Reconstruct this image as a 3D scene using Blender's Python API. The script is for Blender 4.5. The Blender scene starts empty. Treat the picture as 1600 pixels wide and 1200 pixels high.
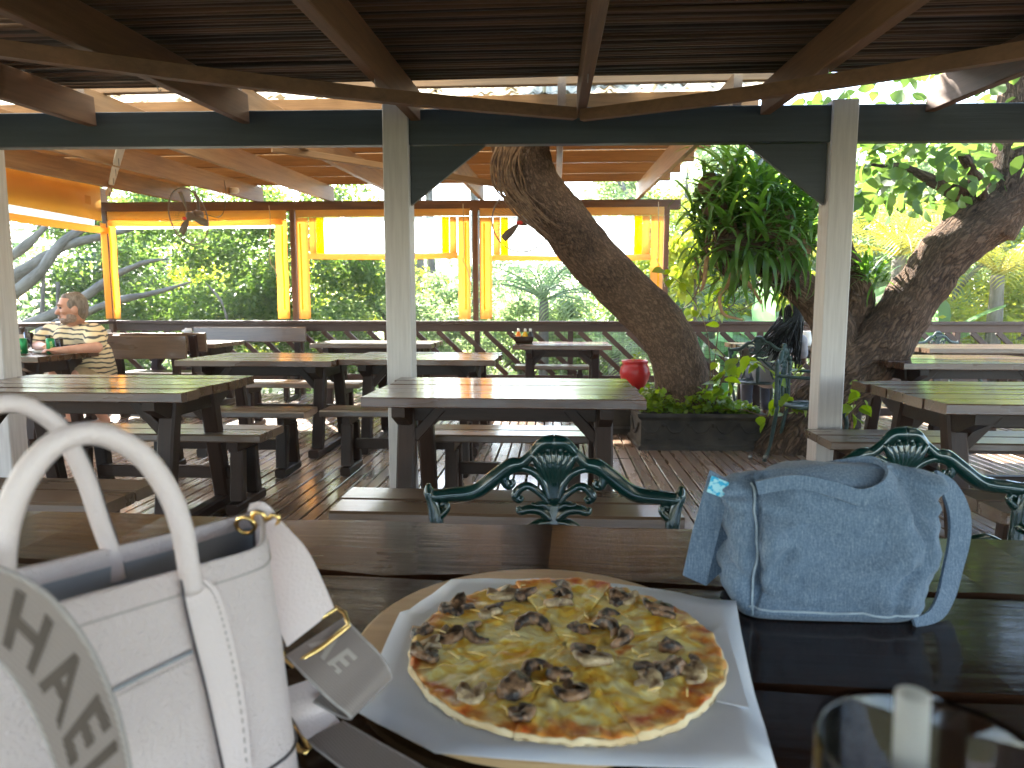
import bpy, bmesh, math, random
import numpy as np
from mathutils import Vector, Matrix, Quaternion, noise

R = math.radians
scene = bpy.context.scene
COL = scene.collection

# ------------------------------------------------------------------ camera, sky, sun, exposure
CAM_H, PITCH, YAW, FPX = 1.15, R(6.44), R(3.6), 1063.0
cam_d = bpy.data.cameras.new('camera'); cam = bpy.data.objects.new('camera', cam_d); COL.objects.link(cam)
cam.location = (0, 0, CAM_H); cam.rotation_euler = (R(90) - PITCH, 0, YAW)
cam_d.sensor_width = 36; cam_d.lens = 36 * FPX / 1600; cam_d.clip_start = 0.02; cam_d.clip_end = 2000
cam_d.dof.use_dof = True; cam_d.dof.focus_distance = 2.2; cam_d.dof.aperture_fstop = 7.5
scene.camera = cam

SUN_EL, SUN_AZ = R(37), R(-29)            # azimuth clockwise from +Y (the view direction)
world = bpy.data.worlds.new('World'); scene.world = world; world.use_nodes = True
wn = world.node_tree.nodes; wl = world.node_tree.links
sky = wn.new('ShaderNodeTexSky'); sky.sky_type = 'NISHITA'; sky.sun_disc = False
sky.sun_elevation = SUN_EL; sky.sun_rotation = SUN_AZ; sky.dust_density = 1.0
wl.new(sky.outputs[0], wn['Background'].inputs[0]); wn['Background'].inputs[1].default_value = 0.15
sun_d = bpy.data.lights.new('sun', 'SUN'); sun = bpy.data.objects.new('sun', sun_d); COL.objects.link(sun)
sun_d.energy = 5.0; sun_d.angle = R(0.5); sun_d.color = (1, .94, .84)
sdir = Vector((math.sin(SUN_AZ) * math.cos(SUN_EL), math.cos(SUN_AZ) * math.cos(SUN_EL), math.sin(SUN_EL)))
sun.rotation_euler = sdir.to_track_quat('Z', 'Y').to_euler(); sun.location = sdir * 30
scene.view_settings.view_transform = 'Standard'; scene.view_settings.look = 'None'
scene.view_settings.gamma = 1; scene.view_settings.exposure = 3.15
scene.render.engine = 'CYCLES'
cy = scene.cycles
cy.max_bounces = 8; cy.diffuse_bounces = 4; cy.glossy_bounces = 3; cy.transmission_bounces = 6; cy.transparent_max_bounces = 12
cy.use_denoising = True; cy.sample_clamp_indirect = 6; cy.caustics_reflective = False; cy.caustics_refractive = False

# ------------------------------------------------------------------ helpers
def ray(px, py):
    x, y = (px - 800) / FPX, (600 - py) / FPX
    d = Vector((x, math.cos(PITCH) + y * math.sin(PITCH), -math.sin(PITCH) + y * math.cos(PITCH)))
    return Matrix.Rotation(YAW, 3, 'Z') @ d
def atz(px, py, z):
    d = ray(px, py); return Vector((0, 0, CAM_H)) + d * ((z - CAM_H) / d.z)
def aty(px, py, Y):
    d = ray(px, py); return Vector((0, 0, CAM_H)) + d * (Y / d.y)

def tag(o, label=None, cat=None, group=None, kind=None):
    if label: o['label'] = label
    if cat: o['category'] = cat
    if group: o['group'] = group
    if kind: o['kind'] = kind
    return o
def empty(name, loc=(0, 0, 0), rz=0, label=None, cat=None, group=None):
    o = bpy.data.objects.new(name, None); COL.objects.link(o); o.empty_display_size = .1
    o.location = loc; o.rotation_euler = (0, 0, rz)
    return tag(o, label, cat, group)
def me(name, V, F, m=None, smooth=False):
    d = bpy.data.meshes.new(name)
    d.from_pydata([tuple(v) for v in V], [], [tuple(f) for f in F])
    if m: d.materials.append(m)
    if smooth: d.polygons.foreach_set('use_smooth', [True] * len(d.polygons))
    d.update(); return d
def ob(name, d, parent=None, loc=(0, 0, 0), rot=(0, 0, 0), mat4=None, sc=None):
    o = bpy.data.objects.new(name, d); COL.objects.link(o); o.parent = parent
    if mat4 is not None: o.matrix_local = mat4
    else: o.location = loc; o.rotation_euler = rot
    if sc is not None: o.scale = (sc, sc, sc) if isinstance(sc, (int, float)) else sc
    return o
def copy_tree(o, parent=None):
    c = o.copy(); COL.objects.link(c); c.parent = parent
    for ch in list(o.children): copy_tree(ch, c)
    return c
class MB:
    def __init__(s): s.V = []; s.F = []
    def add(s, vf, M=None):
        V, F = vf; n = len(s.V)
        s.V += [M @ Vector(v) for v in V] if M is not None else [Vector(v) for v in V]
        s.F += [tuple(i + n for i in f) for f in F]; return s
    def build(s, name, m, parent=None, smooth=True, **k): return ob(name, me(name, s.V, s.F, m, smooth), parent, **k)

def plank_vf(L, W, T, ch=.005, n=1, jit=0., seed=0):
    rnd = random.Random(seed); ch = min(ch, W * .3, T * .3)
    a, b = W / 2, T / 2
    prof = [(-a, -b + ch), (-a + ch, -b), (a - ch, -b), (a, -b + ch), (a, b - ch), (a - ch, b), (-a + ch, b), (-a, b - ch)]
    V, F = [], []
    for i in range(n + 1):
        x = -L / 2 + L * i / n; jl, jr, jz = [rnd.uniform(-jit, jit) for _ in range(3)]
        xe = rnd.uniform(-jit, jit) if i in (0, n) else 0
        for (y, z) in prof:
            V.append((x + xe, y + (jl if y < 0 else jr), z + jz * .35 * (1 if z > 0 else .4)))
    for i in range(n):
        for k in range(8):
            F.append((i * 8 + k, (i + 1) * 8 + k, (i + 1) * 8 + (k + 1) % 8, i * 8 + (k + 1) % 8))
    F.append(tuple(range(8))); F.append(tuple(n * 8 + k for k in reversed(range(8))))
    return V, [tuple(reversed(f)) for f in F]
_pc = {}
def plank(name, L, W, T, m, parent, loc=(0, 0, 0), rot=(0, 0, 0), ch=.005, n=1, jit=0., var=0, mat4=None):
    key = (round(L, 3), round(W, 3), round(T, 3), ch, n, jit, var, m.name)
    if key not in _pc: _pc[key] = me(name, *plank_vf(L, W, T, ch, n, jit, hash(key) % 9999 if False else var * 17 + int(L * 100)), m)
    return ob(name, _pc[key], parent, loc, rot, mat4)
def frame_to(p0, p1, up=(0, 0, 1)):
    p0, p1 = Vector(p0), Vector(p1); x = (p1 - p0).normalized(); u = Vector(up)
    y = u.cross(x)
    if y.length < 1e-4: y = Vector((0, 1, 0)).cross(x)
    y.normalize(); z = x.cross(y)
    M = Matrix((x, y, z)).transposed().to_4x4(); M.translation = (p0 + p1) / 2; return M
def bar(name, p0, p1, w, h, m, parent=None, up=(0, 0, 1), ch=.004, n=1, jit=0., var=0):
    L = (Vector(p1) - Vector(p0)).length
    return plank(name, L, w, h, m, parent, ch=ch, n=n, jit=jit, var=var, mat4=frame_to(p0, p1, up))
def bar_vf(p0, p1, w, h, up=(0, 0, 1), ch=.003):
    V, F = plank_vf((Vector(p1) - Vector(p0)).length, w, h, ch); M = frame_to(p0, p1, up)
    return [M @ Vector(v) for v in V], F
def cr(P, n):
    """Catmull-Rom through points, n samples"""
    P = [Vector(p) for p in P]; Q = [P[0] * 2 - P[1]] + P + [P[-1] * 2 - P[-2]]; out = []
    m = len(P) - 1
    for i in range(n):
        t = i / (n - 1) * m; k = min(int(t), m - 1); t -= k
        a, b, c, d = Q[k:k + 4]
        out.append(.5 * ((2 * b) + (c - a) * t + (2 * a - 5 * b + 4 * c - d) * t * t + (3 * b - a - 3 * c + d) * t ** 3))
    return out
def lerp_list(r, n):
    if isinstance(r, (int, float)): return [r] * n
    return [float(x) for x in np.interp(np.linspace(0, 1, n), np.linspace(0, 1, len(r)), r)]
def tube(P, r, seg=8, closed=False, rough=0., seed=0, flat=1.0, ref=None):
    P = [Vector(p) for p in P]; n = len(P); rr = lerp_list(r, n); V, F = [], []
    rnd = random.Random(seed)
    t0 = (P[1] - P[0]).normalized()
    u = Vector(ref) if ref is not None else (Vector((0, 0, 1)) if abs(t0.z) < .9 else Vector((1, 0, 0)))
    u = (u - t0 * u.dot(t0)).normalized()
    for i in range(n):
        t = (P[(i + 1) % n] - P[i - 1]) if closed else (P[min(i + 1, n - 1)] - P[max(i - 1, 0)])
        t.normalize(); u = u - t * u.dot(t); u.normalize(); w = t.cross(u)
        for k in range(seg):
            a = 2 * math.pi * k / seg; q = rr[i] * (1 + rnd.uniform(-rough, rough))
            V.append(P[i] + u * math.cos(a) * q * flat + w * math.sin(a) * q)
    m = n if closed else n - 1
    for i in range(m):
        for k in range(seg):
            j = (i + 1) % n
            F.append((i * seg + k, i * seg + (k + 1) % seg, j * seg + (k + 1) % seg, j * seg + k))
    if not closed:
        F.append(tuple(reversed(range(seg)))); F.append(tuple((n - 1) * seg + k for k in range(seg)))
    return V, F
def ribbon(A, B, th, n=24, off=None):
    """solid strip between edge curves A and B"""
    A, B = cr(A, n), cr(B, n); V, F = [], []
    for i in range(n):
        t = (A[min(i + 1, n - 1)] + B[min(i + 1, n - 1)] - A[max(i - 1, 0)] - B[max(i - 1, 0)])
        nn = t.cross(B[i] - A[i]).normalized() * th / 2
        V += [A[i] + nn, B[i] + nn, B[i] - nn, A[i] - nn]
    for i in range(n - 1):
        for k in range(4): F.append((i * 4 + k, i * 4 + (k + 1) % 4, i * 4 + 4 + (k + 1) % 4, i * 4 + 4 + k))
    F.append((3, 2, 1, 0)); e = (n - 1) * 4; F.append((e, e + 1, e + 2, e + 3))
    return V, F
def lathe(prof, seg=20):
    V, F = [], []; n = len(prof)
    for (r, z) in prof:
        for k in range(seg): a = 2 * math.pi * k / seg; V.append((r * math.cos(a), r * math.sin(a), z))
    for i in range(n - 1):
        for k in range(seg): F.append((i * seg + k, i * seg + (k + 1) % seg, (i + 1) * seg + (k + 1) % seg, (i + 1) * seg + k))
    F.append(tuple(reversed(range(seg)))); F.append(tuple((n - 1) * seg + k for k in range(seg)))
    return V, F
def ball(c, r, seg=12, rings=8):
    c = Vector(c); r = Vector((r, r, r)) if isinstance(r, (int, float)) else Vector(r)
    V, F = [c + Vector((0, 0, r.z))], []
    for i in range(1, rings):
        th = math.pi * i / rings
        for k in range(seg):
            a = 2 * math.pi * k / seg
            V.append(c + Vector((r.x * math.sin(th) * math.cos(a), r.y * math.sin(th) * math.sin(a), r.z * math.cos(th))))
    V.append(c - Vector((0, 0, r.z))); L = len(V) - 1
    for k in range(seg):
        F.append((0, 1 + k, 1 + (k + 1) % seg)); b = 1 + (rings - 2) * seg
        F.append((L, b + (k + 1) % seg, b + k))
    for i in range(rings - 2):
        for k in range(seg):
            a = 1 + i * seg
            F.append((a + k, a + seg + k, a + seg + (k + 1) % seg, a + (k + 1) % seg))
    return V, F
def text_vf(s, size, bold=0., space=1.):
    c = bpy.data.curves.new('t', 'FONT'); c.body = s; c.size = size; c.align_x = 'CENTER'; c.align_y = 'CENTER'; c.resolution_u = 3; c.offset = bold; c.space_character = space
    o = bpy.data.objects.new('t', c); COL.objects.link(o)
    d = bpy.data.meshes.new_from_object(o.evaluated_get(bpy.context.evaluated_depsgraph_get()))
    V = [v.co.copy() for v in d.vertices]; F = [tuple(p.vertices) for p in d.polygons]
    bpy.data.objects.remove(o); bpy.data.curves.remove(c); bpy.data.meshes.remove(d)
    return V, F
def bake(o):
    dg = bpy.context.evaluated_depsgraph_get(); dg.update()
    d = bpy.data.meshes.new_from_object(o.evaluated_get(dg)); o.modifiers.clear(); o.data = d
    d.polygons.foreach_set('use_smooth', [True] * len(d.polygons)); return o

# ------------------------------------------------------------------ materials
def newmat(name):
    m = bpy.data.materials.new(name); m.use_nodes = True
    return m, m.node_tree.nodes, m.node_tree.links, m.node_tree.nodes['Principled BSDF']
def ramp(N, stops):
    r = N.new('ShaderNodeValToRGB'); e = r.color_ramp.elements
    e[0].position, e[0].color = stops[0][0], (*stops[0][1], 1); e[1].position, e[1].color = stops[-1][0], (*stops[-1][1], 1)
    for p, c in stops[1:-1]: x = e.new(p); x.color = (*c, 1)
    return r
def wood(name, dark, light, rough=.4, coat=0., grain=1., bump=.25, rvar=.35, spec=.5, crough=.12):
    m, N, L, P = newmat(name)
    tc = N.new('ShaderNodeTexCoord'); oi = N.new('ShaderNodeObjectInfo')
    ad = N.new('ShaderNodeVectorMath'); ad.operation = 'MULTIPLY_ADD'; ad.inputs[1].default_value = (1, 1, 1)
    cm = N.new('ShaderNodeCombineXYZ'); mu = N.new('ShaderNodeMath'); mu.operation = 'MULTIPLY'; mu.inputs[1].default_value = 37.
    L.new(oi.outputs['Random'], mu.inputs[0])
    for i in range(3): L.new(mu.outputs[0], cm.inputs[i])
    L.new(tc.outputs['Object'], ad.inputs[0]); L.new(cm.outputs[0], ad.inputs[2])
    mp = N.new('ShaderNodeMapping'); mp.inputs['Scale'].default_value = (1.6 * grain, 26 * grain, 26 * grain); L.new(ad.outputs[0], mp.inputs[0])
    nz = N.new('ShaderNodeTexNoise'); nz.inputs['Scale'].default_value = 2.2; nz.inputs['Detail'].default_value = 6; nz.inputs['Roughness'].default_value = .65
    nz.inputs['Distortion'].default_value = .6
    L.new(mp.outputs[0], nz.inputs[0])
    bm = N.new('ShaderNodeMapping'); bm.inputs['Scale'].default_value = (.28, 1.6, 1.6); L.new(ad.outputs[0], bm.inputs[0])
    big = N.new('ShaderNodeTexNoise'); big.inputs['Scale'].default_value = 5.; big.inputs['Detail'].default_value = 4; L.new(bm.outputs[0], big.inputs[0])
    mx = N.new('ShaderNodeMath'); mx.operation = 'MULTIPLY_ADD'; mx.inputs[1].default_value = .55; L.new(big.outputs[0], mx.inputs[0])
    s2 = N.new('ShaderNodeMath'); s2.operation = 'MULTIPLY'; s2.inputs[1].default_value = .55; L.new(nz.outputs[0], s2.inputs[0]); L.new(s2.outputs[0], mx.inputs[2])
    ad2 = N.new('ShaderNodeMath'); ad2.operation = 'MULTIPLY_ADD'; ad2.inputs[1].default_value = rvar
    L.new(oi.outputs['Random'], ad2.inputs[0]); sb = N.new('ShaderNodeMath'); sb.operation = 'SUBTRACT'; sb.inputs[1].default_value = rvar / 2
    L.new(mx.outputs[0], sb.inputs[0]); L.new(sb.outputs[0], ad2.inputs[2])
    st = [(.3, dark), (.75, light)]
    rp = ramp(N, st); L.new(ad2.outputs[0], rp.inputs[0]); L.new(rp.outputs[0], P.inputs['Base Color'])
    rr = N.new('ShaderNodeMapRange'); rr.inputs['To Min'].default_value = max(rough - .12, .05); rr.inputs['To Max'].default_value = rough + .18
    L.new(big.outputs[0], rr.inputs[0]); L.new(rr.outputs[0], P.inputs['Roughness'])
    P.inputs['Coat Weight'].default_value = coat; P.inputs['Coat Roughness'].default_value = crough
    P.inputs['Specular IOR Level'].default_value = spec
    bp = N.new('ShaderNodeBump'); bp.inputs['Strength'].default_value = bump; bp.inputs['Distance'].default_value = .004
    L.new(nz.outputs[0], bp.inputs['Height']); L.new(bp.outputs[0], P.inputs['Normal'])
    if coat:
        b2 = N.new('ShaderNodeBump'); b2.inputs['Strength'].default_value = bump * .5; b2.inputs['Distance'].default_value = .003
        L.new(nz.outputs[0], b2.inputs['Height']); L.new(b2.outputs[0], P.inputs['Coat Normal'])
    return m
def plain(name, c1, c2=None, rough=.5, scale=8., bump=0., bscale=60., metal=0., coat=0., trans=0., tcol=None, detail=4, stretch=(1, 1, 1), spec=.5, alpha=None, lo=.35, hi=.65):
    m, N, L, P = newmat(name); c2 = c2 or tuple(x * .8 for x in c1)
    tc = N.new('ShaderNodeTexCoord'); mp = N.new('ShaderNodeMapping'); mp.inputs['Scale'].default_value = stretch; L.new(tc.outputs['Object'], mp.inputs[0])
    nz = N.new('ShaderNodeTexNoise'); nz.inputs['Scale'].default_value = scale; nz.inputs['Detail'].default_value = detail; L.new(mp.outputs[0], nz.inputs[0])
    rp = ramp(N, [(lo, c2), (hi, c1)]); L.new(nz.outputs[0], rp.inputs[0]); L.new(rp.outputs[0], P.inputs['Base Color'])
    P.inputs['Roughness'].default_value = rough; P.inputs['Metallic'].default_value = metal; P.inputs['Coat Weight'].default_value = coat
    P.inputs['Specular IOR Level'].default_value = spec
    if bump:
        n2 = N.new('ShaderNodeTexNoise'); n2.inputs['Scale'].default_value = bscale; n2.inputs['Detail'].default_value = 4; L.new(mp.outputs[0], n2.inputs[0])
        bp = N.new('ShaderNodeBump'); bp.inputs['Strength'].default_value = bump; bp.inputs['Distance'].default_value = .004
        L.new(n2.outputs[0], bp.inputs['Height']); L.new(bp.outputs[0], P.inputs['Normal'])
    if trans or alpha is not None:
        out = N['Material Output']; mxs = N.new('ShaderNodeMixShader'); mxs.inputs[0].default_value = trans
        tr = N.new('ShaderNodeBsdfTranslucent'); L.new(P.outputs[0], mxs.inputs[1]); L.new(tr.outputs[0], mxs.inputs[2])
        if tcol: tr.inputs[0].default_value = (*tcol, 1)
        else: L.new(rp.outputs[0], tr.inputs[0])
        last = mxs
        if alpha is not None:
            m2 = N.new('ShaderNodeMixShader'); m2.inputs[0].default_value = alpha; tp = N.new('ShaderNodeBsdfTransparent')
            L.new(tp.outputs[0], m2.inputs[1]); L.new(mxs.outputs[0], m2.inputs[2]); last = m2
        L.new(last.outputs[0], out.inputs[0])
    return m
def leafmat(name, c1, c2, tr=.45, rough=.45, tb=2.1):
    m, N, L, P = newmat(name); g = N.new('ShaderNodeNewGeometry'); oi = N.new('ShaderNodeObjectInfo')
    ad = N.new('ShaderNodeMath'); ad.operation = 'MULTIPLY_ADD'; ad.inputs[1].default_value = .25
    L.new(oi.outputs['Random'], ad.inputs[0]); sc = N.new('ShaderNodeMath'); sc.operation = 'MULTIPLY'; sc.inputs[1].default_value = .8
    L.new(g.outputs['Random Per Island'], sc.inputs[0]); L.new(sc.outputs[0], ad.inputs[2])
    rp = ramp(N, [(0., c1), (1., c2)]); L.new(ad.outputs[0], rp.inputs[0]); L.new(rp.outputs[0], P.inputs['Base Color'])
    P.inputs['Roughness'].default_value = rough
    t = N.new('ShaderNodeBsdfTranslucent'); hs = N.new('ShaderNodeHueSaturation'); hs.inputs['Hue'].default_value = .487; hs.inputs['Value'].default_value = tb; hs.inputs['Saturation'].default_value = 1.12
    L.new(rp.outputs[0], hs.inputs['Color']); L.new(hs.outputs[0], t.inputs[0])
    mx = N.new('ShaderNodeMixShader'); mx.inputs[0].default_value = tr; L.new(P.outputs[0], mx.inputs[1]); L.new(t.outputs[0], mx.inputs[2])
    L.new(mx.outputs[0], N['Material Output'].inputs[0]); return m
def barkmat(name, dark, light, scale=9., bump=1., stretch=(1, 1, .35), fiss=.5):
    m, N, L, P = newmat(name); tc = N.new('ShaderNodeTexCoord'); mp = N.new('ShaderNodeMapping'); mp.inputs['Scale'].default_value = stretch
    L.new(tc.outputs['UV'], mp.inputs[0])
    nz0 = N.new('ShaderNodeTexNoise'); nz0.inputs['Scale'].default_value = scale * .7; nz0.inputs['Detail'].default_value = 5; L.new(mp.outputs[0], nz0.inputs[0])
    mixv = N.new('ShaderNodeMix'); mixv.data_type = 'VECTOR'; mixv.inputs[0].default_value = .16; L.new(mp.outputs[0], mixv.inputs[4]); L.new(nz0.outputs['Color'], mixv.inputs[5])
    vo = N.new('ShaderNodeTexVoronoi'); vo.feature = 'DISTANCE_TO_EDGE'; vo.inputs['Scale'].default_value = scale; vo.inputs['Randomness'].default_value = 1; L.new(mixv.outputs[1], vo.inputs[0])
    nz = N.new('ShaderNodeTexNoise'); nz.inputs['Scale'].default_value = scale * 1.6; nz.inputs['Detail'].default_value = 9; nz.inputs['Roughness'].default_value = .68; nz.inputs['Distortion'].default_value = .7; L.new(mp.outputs[0], nz.inputs[0])
    big = N.new('ShaderNodeTexNoise'); big.inputs['Scale'].default_value = 3.2; big.inputs['Detail'].default_value = 4; L.new(tc.outputs['Object'], big.inputs[0])
    mr = N.new('ShaderNodeMapRange'); mr.inputs['From Max'].default_value = .30; mr.interpolation_type = 'SMOOTHSTEP'; L.new(vo.outputs['Distance'], mr.inputs[0])
    e1 = N.new('ShaderNodeMath'); e1.operation = 'MULTIPLY'; e1.inputs[1].default_value = fiss; L.new(mr.outputs[0], e1.inputs[0])
    ht = N.new('ShaderNodeMath'); ht.operation = 'MULTIPLY_ADD'; ht.inputs[1].default_value = 1 - fiss * .4; L.new(nz.outputs[0], ht.inputs[0]); L.new(e1.outputs[0], ht.inputs[2])
    a2 = N.new('ShaderNodeMath'); a2.operation = 'MULTIPLY_ADD'; a2.inputs[1].default_value = .6; L.new(big.outputs[0], a2.inputs[0]); L.new(ht.outputs[0], a2.inputs[2])
    rp = ramp(N, [(.5, dark), (.95, tuple(.5 * (p + q) for p, q in zip(dark, light))), (1.3 if False else 1., light)]); 
    mr2 = N.new('ShaderNodeMapRange'); mr2.inputs['From Min'].default_value = .35; mr2.inputs['From Max'].default_value = 1.35; L.new(a2.outputs[0], mr2.inputs[0])
    rp.color_ramp.elements[0].position = .2; rp.color_ramp.elements[1].position = .55; rp.color_ramp.elements[2].position = .9
    L.new(mr2.outputs[0], rp.inputs[0]); L.new(rp.outputs[0], P.inputs['Base Color'])
    P.inputs['Roughness'].default_value = .9; P.inputs['Specular IOR Level'].default_value = .2
    bp = N.new('ShaderNodeBump'); bp.inputs['Strength'].default_value = bump; bp.inputs['Distance'].default_value = .03
    L.new(ht.outputs[0], bp.inputs['Height']); L.new(bp.outputs[0], P.inputs['Normal']); return m

M = {}
M['deck'] = wood('deck_wood', (.14, .088, .062), (.31, .215, .155), rough=.24, coat=.45, bump=.12, rvar=.3)
M['table'] = wood('varnished_dark_wood', (.026, .010, .005), (.105, .043, .018), rough=.24, coat=.45, crough=.06, bump=.2, rvar=.08)
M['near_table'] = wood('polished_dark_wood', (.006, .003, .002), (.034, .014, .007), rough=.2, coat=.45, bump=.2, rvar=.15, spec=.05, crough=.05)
M['leg'] = wood('dark_leg_wood', (.009, .0045, .003), (.036, .016, .009), rough=.42, coat=0, rvar=.2, spec=.22)
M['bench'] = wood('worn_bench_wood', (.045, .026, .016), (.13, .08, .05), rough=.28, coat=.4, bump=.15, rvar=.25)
M['rail'] = wood('railing_wood', (.026, .012, .008), (.080, .038, .024), rough=.45, rvar=.25, spec=.35)
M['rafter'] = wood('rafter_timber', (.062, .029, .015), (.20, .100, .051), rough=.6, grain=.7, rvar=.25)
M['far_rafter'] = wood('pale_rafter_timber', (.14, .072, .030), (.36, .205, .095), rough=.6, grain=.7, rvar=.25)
M['stick'] = wood('dark_ceiling_pole', (.018, .011, .007), (.13, .075, .045), rough=.75, rvar=.6)
M['post'] = plain('white_post_paint', (.55, .50, .47), (.46, .41, .385), rough=.55, scale=6, stretch=(.5, 9, 9), bump=.35, bscale=9, detail=8, lo=.3, hi=.6)
M['beam'] = plain('slate_beam_paint', (.042, .052, .056), (.032, .04, .044), rough=.45, scale=4, stretch=(.4, 9, 9), bump=.3, bscale=9, detail=8)
M['canvas'] = plain('orange_canvas', (.88, .55, .17), (.80, .46, .12), rough=.8, scale=3, trans=.6, tcol=(.98, .66, .24), bump=.2, bscale=10)
M['canvas2'] = plain('tan_canvas', (.84, .55, .22), (.76, .46, .17), rough=.8, scale=4, trans=.5, tcol=(.9, .58, .22), bump=.2, bscale=12)
M['yellow'] = plain('yellow_film', (.95, .80, .02), (.92, .72, .01), rough=.3, scale=2, trans=.75, tcol=(1, .85, .01))
M['pvc'] = plain('hazy_clear_film', (.9, .92, .92), (.86, .88, .88), rough=.25, scale=2, trans=.9, tcol=(.90, .97, 1), alpha=.8)
M['dim_sheet'] = plain('aged_brown_roof_sheet', (.22, .14, .08), (.13, .08, .045), rough=.5, scale=2.2, trans=.28, tcol=(.36, .21, .09), detail=6)
M['sheet'] = plain('weathered_roof_sheet', (.78, .72, .56), (.10, .075, .04), rough=.5, scale=7, trans=.6, detail=7, lo=.38, hi=.5)
M['tin'] = plain('dark_tin_sheet', (.16, .15, .14), (.09, .085, .08), rough=.6, scale=3, metal=.2)
M['iron'] = plain('green_enamel', (.004, .031, .026), (.003, .022, .019), rough=.22, scale=20, coat=.6, bump=.1, bscale=40)
M['old_iron'] = plain('weathered_green_iron', (.020, .048, .040), (.010, .025, .022), rough=.5, scale=30, bump=.4, bscale=90)
M['steel'] = plain('dull_steel', (.30, .29, .28), (.20, .19, .18), rough=.4, metal=.9, scale=10)
M['wire'] = plain('galvanised_wire', (.16, .14, .12), (.11, .095, .08), rough=.5, metal=.5, scale=10)
M['rope'] = plain('pale_rope', (.62, .52, .36), (.45, .36, .24), rough=.9, scale=40, bump=.4, bscale=200)
M['gold'] = plain('gold_metal', (.95, .66, .26), (.85, .56, .2), rough=.16, metal=1., scale=3)
M['leather'] = plain('off_white_leather', (.75, .63, .615), (.71, .59, .575), rough=.5, scale=6, bump=.9, bscale=420)
M['smooth_leather'] = plain('smooth_off_white_leather', (.76, .64, .625), (.72, .60, .585), rough=.42, scale=6, bump=.3, bscale=380)
M['lining'] = plain('grey_lining', (.34, .35, .38), (.29, .30, .33), rough=.8, scale=8)
M['edge'] = plain('dark_edge_paint', (.06, .045, .05), (.05, .04, .045), rough=.4)
M['thread'] = plain('pale_stitching', (.50, .44, .41), (.46, .40, .38), rough=.8)
M['paper'] = plain('white_paper', (.77, .78, .83), (.72, .73, .79), rough=.75, scale=5, trans=.12, bump=.6, bscale=14)
M['pale_wood'] = wood('pale_board_wood', (.42, .25, .12), (.62, .42, .22), rough=.45, rvar=.05)
M['crust'] = plain('pale_crust', (.80, .66, .42), (.66, .45, .22), rough=.7, scale=22, bump=.4, bscale=90)
M['mush'] = plain('browned_mushroom', (.34, .19, .10), (.03, .02, .016), rough=.28, lo=.4, hi=.62, scale=3.2, bump=.8, bscale=7)
M['mush_flesh'] = plain('mushroom_flesh', (.62, .48, .28), (.22, .13, .07), rough=.35, scale=3.5, bump=.6, bscale=7)
M['red_pot'] = plain('red_glaze', (.52, .012, .010), (.43, .009, .008), rough=.38, scale=5, bump=.1, bscale=20)
M['stone'] = plain('mossy_stone', (.05, .038, .027), (.018, .014, .010), rough=.9, scale=9, bump=.9, bscale=16, detail=8)
M['soil'] = plain('soil', (.05, .035, .022), (.025, .018, .012), rough=.95, scale=20, bump=1, bscale=40)
M['ground'] = plain('leafy_ground', (.10, .12, .045), (.05, .045, .02), rough=.9, scale=1.2, detail=8, bump=1, bscale=8)
M['white_board'] = plain('cream_panel_paint', (.70, .64, .55), (.62, .56, .48), rough=.6, scale=4)
M['skin'] = plain('skin', (.58, .30, .20), (.50, .24, .155), rough=.5, scale=12, bump=.05, bscale=80)
M['dark_skin'] = plain('dark_skin', (.10, .05, .03), (.08, .04, .025), rough=.5, scale=12)
M['khaki'] = plain('khaki_cloth', (.40, .29, .16), (.33, .23, .12), rough=.9, scale=10, bump=.3, bscale=30)
M['hair'] = plain('grey_brown_hair', (.24, .19, .145), (.12, .09, .07), rough=.6, scale=60, stretch=(1, 1, .3), bump=.6, bscale=120)
M['beard'] = plain('greying_beard', (.34, .25, .20), (.22, .14, .10), rough=.8, scale=60, bump=.5, bscale=120)
M['braid'] = plain('black_braid', (.005, .0045, .004), (.003, .003, .003), spec=.25, rough=.55, scale=60, bump=.8, bscale=140)
M['dark'] = plain('dark_matter', (.015, .014, .014), (.01, .01, .01), rough=.5)
M['black_plastic'] = plain('black_plastic', (.02, .02, .022), (.015, .015, .016), rough=.35)
M['can'] = plain('green_can', (.012, .22, .06), (.01, .18, .05), rough=.28, metal=.5, scale=4)
M['lime'] = plain('pale_lime_print', (.75, .82, .25), (.7, .76, .2), rough=.4)
M['white'] = plain('white_glaze', (.80, .79, .76), (.74, .73, .70), rough=.3)
M['red_label'] = plain('red_badge', (.75, .05, .05), (.7, .04, .04), rough=.4)
M['orange_sauce'] = plain('orange_sauce', (.80, .30, .04), (.75, .26, .03), rough=.3, trans=.3)
M['yellow_sauce'] = plain('yellow_sauce', (.85, .55, .03), (.8, .5, .02), rough=.3, trans=.3)
M['fan_grey'] = plain('grey_fan_metal', (.22, .19, .16), (.16, .14, .12), rough=.5, metal=.4)
M['concrete'] = plain('pale_concrete', (.5, .47, .42), (.42, .39, .35), rough=.8)
M['car'] = plain('pale_blue_paint', (.45, .62, .72), (.4, .56, .66), rough=.3, coat=.4)
def glassmat(name, col=(1, 1, 1), ior=1.45, rough=0.):
    m, N, L, P = newmat(name); P.inputs['Base Color'].default_value = (*col, 1); P.inputs['Transmission Weight'].default_value = 1
    P.inputs['Roughness'].default_value = rough; P.inputs['IOR'].default_value = ior; return m
M['glass'] = glassmat('clear_glass')
M['straw'] = plain('translucent_straw', (.75, .74, .72), (.7, .69, .67), rough=.3, trans=.6, tcol=(.85, .85, .85), alpha=.55)
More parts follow.
